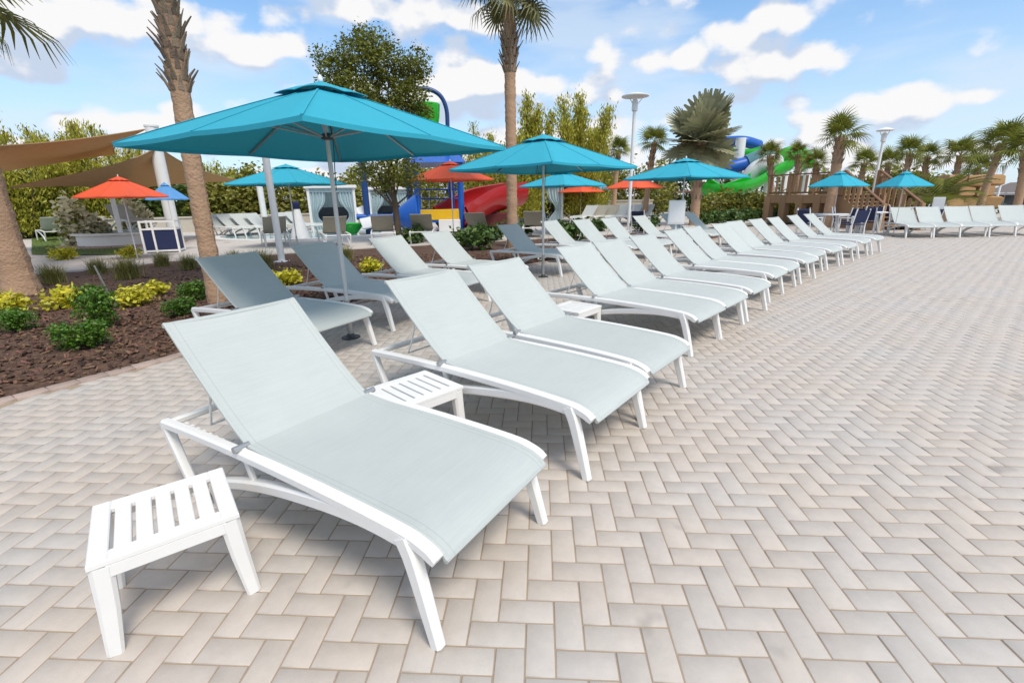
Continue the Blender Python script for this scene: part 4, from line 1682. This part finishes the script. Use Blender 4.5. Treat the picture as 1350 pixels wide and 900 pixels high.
round_rim(166, 322, 0, 1.3, 'round raised white pool rim with an empty lounger on it', 'plunge_pool', .45)
q = G(166, 322, TZ)
lounger(q[0]+.9, q[1]-.2, 62, 'white lounger standing on the round pool rim beneath the orange umbrella', None, TZ+.45, 'far')
q = G(67, 319, TZ)
az = math.degrees(math.atan2(q[1]-CAM[1], q[0]-CAM[0]))
lounger(q[0]+1.7*math.cos(R(az)), q[1]+1.7*math.sin(R(az)), az+90+8, 'lone grey lounger turned away on the lawn by the hedge', None, TZ+.02, 'far')


def splash_pool():
    c = G(400, 311, TZ)
    root = thing('splash_pool', 'oval splash pool with white rim in front of the first cabana', 'pool', (c[0], c[1], TZ))
    n = 56

    def ring(rx, ry, z):
        return [(rx*math.cos(2*math.pi*k/n), ry*math.sin(2*math.pi*k/n), z) for k in range(n)]
    b = MB()
    rs = [ring(3.6, 2.7, 0), ring(3.6, 2.7, .07), ring(3.2, 2.35, .075), ring(3.2, 2.35, .02)]
    b.grid([r+[r[0]] for r in rs])
    b.build('coping', mat('white_coping', (.72, .71, .69), .6, var=.06), root, True)
    MB().add(ring(3.22, 2.37, .03), [tuple(range(n))]).build('water', WATER, root)


splash_pool()
# white draped pool lift
c = G(397, 316, TZ)
root = thing('pool_lift', 'white covered pool lift standing at the splash pool edge', 'pool lift', (c[0], c[1], TZ))
MB().lathe([(.36, 0), (.33, .15), (.22, .55), (.13, .95), (.10, 1.1)], 14).build('cover', WHITE_FAR, root, True)
MB().lathe([(.09, 1.08), (.12, 1.12), (.12, 1.32), (.05, 1.38)], 12).build('head', NAVY, root, True)
# white loungers row far left
for i, px in enumerate((282, 296, 314, 333, 374, 386)):
    g = A(px+8, 23.5)
    lounger(g[0]+.9, g[1]-.2, 72, 'white lounger in the short row behind the splash pool by the olive hedge', 'loungers behind the splash pool', TZ, 'far')
# khaki loungers facing the pool
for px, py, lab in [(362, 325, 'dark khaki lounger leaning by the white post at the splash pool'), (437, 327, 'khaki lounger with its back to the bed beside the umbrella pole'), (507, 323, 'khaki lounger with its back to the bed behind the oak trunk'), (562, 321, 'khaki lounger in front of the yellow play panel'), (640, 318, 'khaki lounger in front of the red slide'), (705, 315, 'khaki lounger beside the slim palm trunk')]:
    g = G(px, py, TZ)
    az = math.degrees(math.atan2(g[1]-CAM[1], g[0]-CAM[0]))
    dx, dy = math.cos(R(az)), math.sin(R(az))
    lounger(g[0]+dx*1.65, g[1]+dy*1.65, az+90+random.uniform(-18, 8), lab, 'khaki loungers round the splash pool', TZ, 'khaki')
for i, px in enumerate((737, 752, 766, 781, 796, 812)):
    g = A(px+6, 25.5)
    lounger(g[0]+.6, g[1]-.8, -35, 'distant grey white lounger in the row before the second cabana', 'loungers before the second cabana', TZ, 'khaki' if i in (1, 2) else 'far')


# beige wall behind
def low_wall(px0, px1, D, H, label):
    a, b_ = A(px0, D), A(px1, D)
    c = (a+b_)/2
    L = np.linalg.norm(b_-a)
    root = thing('garden_wall', label, 'wall', (c[0], c[1], 0), math.atan2(b_[1]-a[1], b_[0]-a[0]))
    MB().box((0, 0, H/2), (L, .25, H)).build('wall', WALLBEIGE, root)
    MB().box((0, 0, H+.04), (L+.1, .35, .08), ch=.01).build('coping', WALLBEIGE, root)
    for k in range(int(L/4)+1):
        MB().box((-L/2+.2+k*4, -.02, (H+.2)/2), (.4, .42, H+.2), ch=.01).build('pier', WALLBEIGE, root)


low_wall(120, 480, 29.5, .75, 'low beige wall behind the row of white loungers')
low_wall(690, 860, 34, 1.1, 'low beige wall behind the orange umbrellas')


def cabana(px0, px1, top, D, label):
    a, b_ = A(px0, D), A(px1, D)
    c = (a+b_)/2
    w = np.linalg.norm(b_-a)
    H = h_at(top, (px0+px1)/2, D)-TZ
    rz = math.atan2(b_[1]-a[1], b_[0]-a[0])
    root = thing('cabana', label, 'cabana', (c[0], c[1], TZ), rz, 'curtained cabanas')
    d = w*.9
    for sx in (-1, 1):
        for sy in (0, 1):
            MB().box((sx*w/2, sy*d, H/2), (.11, .11, H), ch=.01).build('post', WHITE_FAR, root)
    MB().box((0, d/2, H+.06), (w+.3, d+.3, .14), ch=.02).build('roof', WHITE_FAR, root)
    MB().box((0, 0, H-.1), (w-.11, .06, .16)).build('valance', CURTAIN, root)
    g = []
    for i in range(13):
        z = H*(1-i/12)
        g.append([(-w/2+w*j/30, d-.05+.05*math.sin(j*2.0), max(.02, z)) for j in range(31)])
    MB().grid(g).build('back_curtain', CURTAIN, root, True)
    for s in (-1, 1):
        g = []
        for i in range(15):
            t = i/14
            z = (H-.05)*(1-t)
            pinch = 1-.62*math.exp(-((t-.62)/.22)**2)
            g.append([(s*(w/2-.06-(.33*w*pinch)*(1-j/16)), .02+.05*math.sin(j*1.9), max(.02, z)) for j in range(17)])
        MB().grid(g).build('curtain', CURTAIN, root, True)
        g = []
        for i in range(9):
            z = (H-.05)*(1-i/8)
            g.append([(s*(w/2-.07)+.04*math.sin(j*1.8), d*j/22, max(.02, z)) for j in range(23)])
        MB().grid(g).build('side_curtain', CURTAIN, root, True)
    MB().box((0, d*.65, .35), (w*.7, d*.35, .35), ch=.04).build('bench', BLUEDK, root)
    MB().box((0, d*.85, .75), (w*.7, .15, .6), ch=.04).build('bench_back', CABIN, root)


cabana(408, 468, 248, 25, 'white cabana with pale blue tied curtains behind the splash pool')
cabana(488, 540, 250, 27, 'pale curtained cabana half hidden behind the oak trunk')
cabana(683, 741, 243, 27, 'white cabana with pale blue curtains and dark inside beside the slim palm')


# ---- play structure
def play_structure():
    D = 21.0
    o = A(560, D)
    root = thing('play_structure', 'blue posted water play structure with yellow panel, blue roof and tipping bucket', 'play structure', (o[0], o[1], TZ))

    def L(px, py, dd=0.0):
        return P(px, py, D+dd)-np.array([o[0], o[1], TZ])
    for px, top, dd in ((483, 205, 0), (541, 205, 1.6), (551, 200, 0), (608, 205, 0), (596, 205, 1.6)):
        p = L(px, 270, dd)
        t = L(px, top, dd)[2]
        MB().tube([(p[0], p[1], 0), (p[0], p[1], t)], .13, 12).build('post', BLUEDK if px < 545 else BLUE, root, True)
    a, b_ = L(551, 270), L(608, 270)
    ang = math.atan2(b_[1]-a[1], b_[0]-a[0])
    c = (a+b_)/2
    w = np.linalg.norm((b_-a)[:2])
    z0, z1 = L(580, 290)[2], L(580, 276)[2]
    MB().box((c[0], c[1]-.05, (z0+z1)/2), (w-.2, .10, z1-z0), rz=ang, ch=.02).build('yellow_panel', YELLOW, root)
    MB().box((c[0]+w*.22, c[1]-.09, z0*.5+.02), (w*.5, .10, z0), rz=ang, ch=.02).build('white_panel', WHITE_FAR, root)
    MB().box((c[0], c[1]+.8, z0-.05), (w, 1.7, .1), rz=ang).build('platform', BLUE, root)
    # pitched roof
    zr0, zr1 = L(580, 216)[2], L(580, 199)[2]
    x = w*.62
    rb = MB()
    rb.add([(-x, -.9, zr0), (x, -.9, zr0), (x, 2.4, zr0), (-x, 2.4, zr0), (-x*.72, .3, zr1), (x*.72, .3, zr1), (x*.72, 1.2, zr1), (-x*.72, 1.2, zr1)],
           [(0, 1, 5, 4), (1, 2, 6, 5), (2, 3, 7, 6), (3, 0, 4, 7), (4, 5, 6, 7), (3, 2, 1, 0)])
    r = rb.build('roof', BLUE, root)
    r.location = (c[0], c[1], 0)
    r.rotation_euler = (0, 0, ang)
    # cone shaped spout, lying on its side
    p0, p1 = L(513, 287), L(550, 286)
    MB().sweep([p0, p0+(p1-p0)*.97, p1], [.06, .92, .90], [.06, .92, .90], n=20).build('cone', BLUE, root, True)
    # low beam and rails
    MB().tube([L(470, 286), L(545, 286)], .12, 10).build('beam', BLUE, root, True)
    for y in (276, 262, 250):
        MB().tube([L(553, y, 1.4), L(606, y, 1.4)], .03, 8).build('rail', BLUE, root)
    for k in range(6):
        MB().tube([L(556+k*10, 276, 1.45), L(556+k*10, 250, 1.45)], .02, 6).build('baluster', WHITE_FAR, root)
    # bucket hung on an arched pipe
    arc = [L(590, 215), L(590, 165), L(588, 142), L(580, 126), L(566, 118), L(550, 117)]
    MB().tube(crom(arc, 6), .085, 10).build('arched_pipe', BLUEDK, root, True)
    bp = L(563, 150)
    MB().lathe([(.42, -.48), (.50, -.1), (.54, .32), (.50, .36), (.44, .2), (.40, -.4)], 18, tuple(bp)).build('bucket', GREEN, root, True)
    # green bowl at the base
    bp = L(460, 301)
    MB().lathe([(.3, -.2), (.55, .1), (.6, .22), (.52, .22), (.3, .02)], 18, (bp[0], bp[1], .25)).build('bowl', GREEN, root, True)
    MB().sweep(crom([L(478, 272, .4), L(482, 285, 0), L(488, 300, -.8)], 5), .55, .06, side=(1, 0, 0)).build('small_slide', WHITE_FAR, root, True)


play_structure()


def half_pipe(b, pts, r, th=.08, a0=-100, a1=100, n=14):
    pts = [np.array(p, float) for p in pts]
    m = len(pts)
    outer, inner = [], []
    for i, p in enumerate(pts):
        t = pts[min(i+1, m-1)]-pts[max(i-1, 0)]
        t /= np.linalg.norm(t)
        a = np.cross(t, [0, 0, 1.0])
        a /= np.linalg.norm(a)
        u = np.cross(a, t)
        ro, ri = [], []
        for k in range(n+1):
            q = R(a0+(a1-a0)*k/n)
            d = a*math.sin(q)-u*math.cos(q)
            ro.append(p+d*r)
            ri.append(p+d*(r-th))
        outer.append(ro+ri[::-1]+[ro[0]])
    b.grid(outer)
    return b


def red_slide():
    D = 23.0
    o = A(630, D)
    root = thing('red_slide', 'wide red fibreglass slide trough beside the play structure', 'slide', (o[0], o[1], TZ))

    def L(px, py, dd=0.0):
        return P(px, py, D+dd)-np.array([o[0], o[1], TZ])
    half_pipe(MB(), crom([L(594, 284, -2.2), L(612, 272, -1), L(640, 258, .3), L(680, 250, 1.8)], 6), .85, .1, -115, 115).build('trough', RED, root, True)
    for px in (620, 652):
        p = L(px, 270, .6)
        MB().tube([(p[0], p[1], 0), (p[0], p[1], L(px, 275)[2])], .1, 10).build('support', BLUEDK, root, True)
    MB().box((L(640, 290, .8)[0], L(640, 290, .8)[1], .35), (2.6, 1.2, .7), ch=.05).build('plinth', mat('dark_red_base', (.10, .012, .014), .6), root)


red_slide()


# ---- water slide
def water_slide():
    D = 36.0
    o = A(975, D)
    root = thing('water_slide', 'green, blue and white spiralling water slide tubes behind the silvery palm', 'water slide', (o[0], o[1], 0))

    def L(px, py, dd=0.0):
        return P(px, py, D+dd)-np.array([o[0], o[1], 0])
    half_pipe(MB(), crom([L(922, 238, -1), L(940, 247, -2), L(965, 246, -2), L(990, 238, -1), L(1012, 224, 0), L(1035, 214, 1)], 6), .66, .09, -110, 110).build('green_trough', GREEN, root, True)
    MB().tube(crom([L(985, 236, .3), L(998, 222, .2), L(1018, 214, .3), L(1040, 215, 2)], 6), .5, 16).build('white_tube', WHITE_FAR, root, True)
    MB().tube(crom([L(938, 228, .4), L(958, 222, .2), L(985, 215, .6)], 6), .42, 16).build('blue_tube', BLUE, root, True)
    MB().tube(crom([L(985, 215, .6), L(1002, 208, .9), L(1012, 203, 2)], 6), .52, 16).build('teal_tube', mat('teal_gloss', (.09, .22, .26), .3), root, True)
    MB().tube(crom([L(950, 188, 4), L(962, 187, 4), L(982, 187, 4), L(1000, 192, 5)], 6), .38, 16).build('blue_upper_tube', BLUE, root, True)
    half_pipe(MB(), crom([L(948, 196, 3), L(968, 200, 2.5), L(990, 201, 3), L(1010, 196, 4)], 6), .55, .08, -110, 110).build('green_upper_trough', GREEN, root, True)
    MB().tube(crom([L(1030, 213, 1), L(1040, 206, 1), L(1056, 208, 2), L(1062, 215, 3)], 6), .6, 16).build('green_tube', GREEN, root, True)
    for px, top, r in ((967, 181, .32), (942, 225, .2), (990, 230, .2), (1030, 222, .2), (1058, 222, .2), (1008, 226, .2)):
        p = L(px, 270, .8)
        MB().tube([(p[0], p[1], 0), (p[0], p[1], L(px, top)[2])], r, 12).build('support', WHITE_FAR, root, True)


water_slide()


def slide_tower():
    D = 44
    o = A(905, D)
    root = thing('slide_tower', 'slender tower frame behind the silvery palm', 'tower', (o[0], o[1], 0))
    H = h_at(200, 905, D)
    for sx in (-1, 1):
        for sy in (-1, 1):
            MB().tube([(sx*1.3, sy*1.3, 0), (sx*1.3, sy*1.3, H)], .09, 8).build('post', DARKMETAL, root)
    for z in (H*.35, H*.65, H*.95):
        MB().box((0, 0, z), (2.9, 2.9, .14)).build('platform', WOODDARK, root)
        for s in (-1, 1):
            MB().box((0, s*1.4, z+.9), (2.9, .06, .06)).build('rail', DARKMETAL, root)


slide_tower()


# ---- timber deck with stairs
def timber_deck():
    D = 26.0
    a, b_ = A(1010, D+2.5), A(1106, D)
    root_loc = b_
    rz = math.atan2(a[1]-b_[1], a[0]-b_[0])
    Lx = np.linalg.norm(a-b_)
    zt = h_at(258, 1080, D)
    root = thing('timber_deck', 'raised brown timber deck with slatted railing and stairs', 'deck', (root_loc[0], root_loc[1], 0), rz)
    dp = 3.0   # depth (local -y is away from camera)
    sgn = -1
    n = int(dp/.15)
    for k in range(n):
        MB().box((Lx/2, sgn*(.075+k*.15), zt+.02), (Lx, .142, .045)).build('deck_board', WOOD, root)
    for y in (0.0, sgn*dp):
        MB().box((Lx/2, y+(.03 if y == 0 else -.03), zt-.16), (Lx+.1, .06, .34)).build('fascia', WOODDARK if y else WOOD, root)
    k = 0
    for x in np.linspace(.1, Lx-.1, 5):
        for y in (-.08, sgn*(dp-.1)):
            MB().box((x, y, (zt-.02)/2), (.34, .34, zt-.04), ch=.01).build('post', WOOD, root)
    zr = zt+.95
    for x in np.linspace(.05, Lx-.05, 4):
        MB().box((x, -.02, zt+.5), (.11, .11, 1.0), ch=.008).build('rail_post', WOOD, root)
    MB().box((Lx/2, -.02, zr+.03), (Lx+.1, .16, .06), ch=.006).build('handrail', WOODDARK, root)
    MB().box((Lx/2, -.02, zt+.14), (Lx, .05, .08)).build('bottom_rail', WOODDARK, root)
    m = int(Lx/.30)
    for i in range(m):
        x = (i+.5)*Lx/m
        MB().box((x, -.02, zt+.54), (.13, .03, .76)).build('baluster', WOOD, root)
    # stairs from the right end, coming down toward the open deck
    st, run = 8, .29
    foot, head = A(1152, 23.8), A(1108, 25.4)
    sa = math.atan2(head[1]-foot[1], head[0]-foot[0])-rz
    hx = head-root_loc
    sx = hx[0]*math.cos(-rz)-hx[1]*math.sin(-rz)
    sy = hx[0]*math.sin(-rz)+hx[1]*math.cos(-rz)

    def put(b, name, m):
        o = b.build(name, m, root)
        o.location = (sx, sy, 0)
        o.rotation_euler = (0, 0, sa)
        return o
    x1 = -run*st
    for i in range(st):
        z = zt*(1-(i+1)/(st+1))
        put(MB().box((-run*(i+.5), -.7, z+.02), (run+.03, 1.35, .045)), 'stair_tread', WOOD)
    put(MB().box((.55, -.7, zt+.018), (1.1, 1.5, .045)), 'landing', WOOD)
    for y in (0.0, -1.45):
        b = MB()
        th = .05
        pr = [(1.0, zt-.02), (1.0, 0.0), (x1-.25, 0), (x1-.25, .12), (0, zt-.02)]
        n5 = 5
        b.add([(p[0], y, p[1]) for p in pr]+[(p[0], y+th, p[1]) for p in pr], [(0, 1, 2, 3, 4), (9, 8, 7, 6, 5)]+[(i, n5+i, n5+(i+1) % n5, (i+1) % n5) for i in range(n5)])
        put(b, 'stair_side', WOOD)
        put(MB().sweep([(0, y+.02, zt+1.0), (x1-.2, y+.02, .98)], .12, .06, side=(0, 1, 0)), 'handrail', WOODDARK)
        put(MB().box((x1-.2, y+.02, .5), (.13, .13, 1.0), ch=.008), 'newel_post', WOOD)
        put(MB().box((0, y+.02, zt+.5), (.13, .13, 1.0), ch=.008), 'newel_post', WOOD)
        for i in range(8):
            x = -run*(i+.5)
            zb = zt*(1-(i+.7)/(st+1))
            put(MB().box((x, y+.025, zb+.42), (.17, .028, .86)), 'baluster', WOOD)


timber_deck()


# ---- dining sets
def chair_parts():
    Mc = {}
    for k, (sx, sy) in enumerate(((-1, -1), (1, -1), (-1, 1), (1, 1))):
        Mc['leg', k] = MB().sweep([(sx*.26, sy*.24, 0), (sx*.26, sy*.22, .62 if sy < 0 else .45)], .035, .035, side=(1, 0, 0)).mesh('leg', WHITE_FAR)
    for s in (-1, 1):
        Mc['arm', s] = MB().sweep([(s*.26, -.25, .64), (s*.26, .26, .64)], .05, .03, side=(1, 0, 0)).mesh('armrest', WHITE_FAR)
        Mc['up', s] = MB().sweep([(s*.26, .22, .42), (s*.26, .32, .92)], .035, .035, side=(1, 0, 0)).mesh('back_post', WHITE_FAR)
    Mc['seat'] = MB().box((0, 0, .43), (.48, .46, .03), ch=.008).mesh('seat', NAVY)
    g = [[(x, .225+.1*t, .50+.38*t) for x in (-.24, 0, .24)] for t in (0, .5, 1)]
    Mc['back'] = MB().grid(g, (0, .02, 0)).mesh('backrest', NAVY)
    return Mc


CH = chair_parts()


def chair(x, y, rz, label, group):
    root = thing('dining_chair', label, 'chair', (x, y, 0), rz, group)
    for k in range(4):
        obj('leg', CH['leg', k], root)
    for s in (-1, 1):
        obj('armrest', CH['arm', s], root)
        obj('back_post', CH['up', s], root)
    obj('seat', CH['seat'], root)
    obj('backrest', CH['back'], root)


def dining(px, D, label, clabel, rot):
    c = A(px, D)
    root = thing('dining_table', label, 'table', (c[0], c[1], 0), 0, 'white dining tables')
    MB().lathe([(.5, .70), (.52, .715), (.52, .735), (.5, .745)], 28).build('tabletop', WHITE_FAR, root, True)
    for k in range(4):
        a = k*math.pi/2+.4
        MB().tube([(.36*math.cos(a), .36*math.sin(a), 0), (.26*math.cos(a), .26*math.sin(a), .71)], .022, 8).build('leg', WHITE_FAR, root)
    for k in range(4):
        a = rot+k*math.pi/2
        chair(c[0]+.85*math.cos(a), c[1]+.85*math.sin(a), a-math.pi/2, clabel, 'navy dining chairs')


dining(1098, 20.0, 'round white dining table in front of the timber stairs', 'white framed navy chair at the table in front of the timber stairs', .3)
dining(1150, 22.0, 'round white dining table beside the foot of the stairs', 'white framed navy chair at the table beyond the foot of the stairs', .9)
dining(1200, 25.0, 'white dining table half hidden behind the far lounger row', 'white framed navy chair just behind the far lounger row', .2)
for px, lab in ((846, 'white framed navy chair standing by the tall lamp post'), (717, 'white framed navy chair in front of the second cabana')):
    c = A(px, 19.5)
    chair(c[0], c[1], 2.5, lab, 'navy dining chairs')


# ---- notice board, bins, rocks, building
def notice(px, py0, py1, D, wpx, label):
    b = A(px, D)
    z1, z0 = h_at(py0, px, D), h_at(py1, px, D)
    w = wpx*D/F_PX
    rz = math.atan2(b[1]-CAM[1], b[0]-CAM[0])-math.pi/2
    root = thing('notice_board', label, 'sign', (b[0], b[1], 0), rz, 'white notice boards')
    MB().tube([(0, .04, 0), (0, .04, z1-.03)], .03, 8).build('post', WHITE_FAR, root)
    MB().box((0, 0, (z0+z1)/2), (w, .05, z1-z0), ch=.012).build('board', WHITE_FAR, root)
    MB().box((0, -.027, (z0+z1)/2), (w*.86, .006, (z1-z0)*.86)).build('face', mat('sign_face_white', (.83, .83, .83), .35), root)


notice(893, 264, 296, 14.5, 19, 'blank white notice board on a post amid the second row')
notice(1237, 260, 276, 24, 9, 'small white notice board behind the far lounger row')


def rocks():
    c = A(1262, 36)
    root = thing('stone_wall', 'stacked tan stone wall among the palms behind the far row', 'wall', (c[0], c[1], 0))
    n = 0
    for row in range(4):
        for k in range(3):
            w = random.uniform(.7, 1.0)
            b = MB().box((0, 0, 0), (w, .8, .58), ch=.09)
            b.v = [(x+random.gauss(0, .03), y+random.gauss(0, .03), z+random.gauss(0, .03)) for x, y, z in b.v]
            o = b.build('stone', STONE, root, True)
            o.location = (-.9+k*.9+(.4 if row % 2 else 0)+random.gauss(0, .05), random.gauss(0, .12), .28+row*.54)
            o.rotation_euler = (0, 0, random.gauss(0, .1))


rocks()


def building():
    D = 62
    a, b_ = A(1292, D), A(1420, D)
    c = (a+b_)/2
    L = np.linalg.norm(b_-a)
    rz = math.atan2(b_[1]-a[1], b_[0]-a[0])
    root = thing('low_building', 'low white building with grey shingle roof beyond the far palms', 'building', (c[0], c[1], 0), rz)
    He = h_at(257, 1340, D)
    Hr = h_at(240, 1340, D)
    MB().box((0, 3, He/2), (L, 6, He)).build('wall', mat('white_stucco', (.68, .64, .58), .8, var=.1), root)
    r = MB()
    r.add([(-L/2-.4, -.5, He), (L/2+.4, -.5, He), (L/2+.4, 6.5, He), (-L/2-.4, 6.5, He), (-L/2+1.5, 3, Hr), (L/2-1.5, 3, Hr)], [(0, 1, 5, 4), (1, 2, 5), (2, 3, 4, 5), (3, 0, 4), (3, 2, 1, 0)])
    r.build('roof', ROOFGREY, root)
    for k in range(4):
        x = -L/2+L*(k+.5)/4
        f = MB().box((x, -.03, He*.55), (1.6, .10, 1.3)).build('window', WHITE_FAR, root)
        MB().box((x, -.085, He*.55), (1.4, .02, 1.1)).build('pane', GLASS, f)


building()
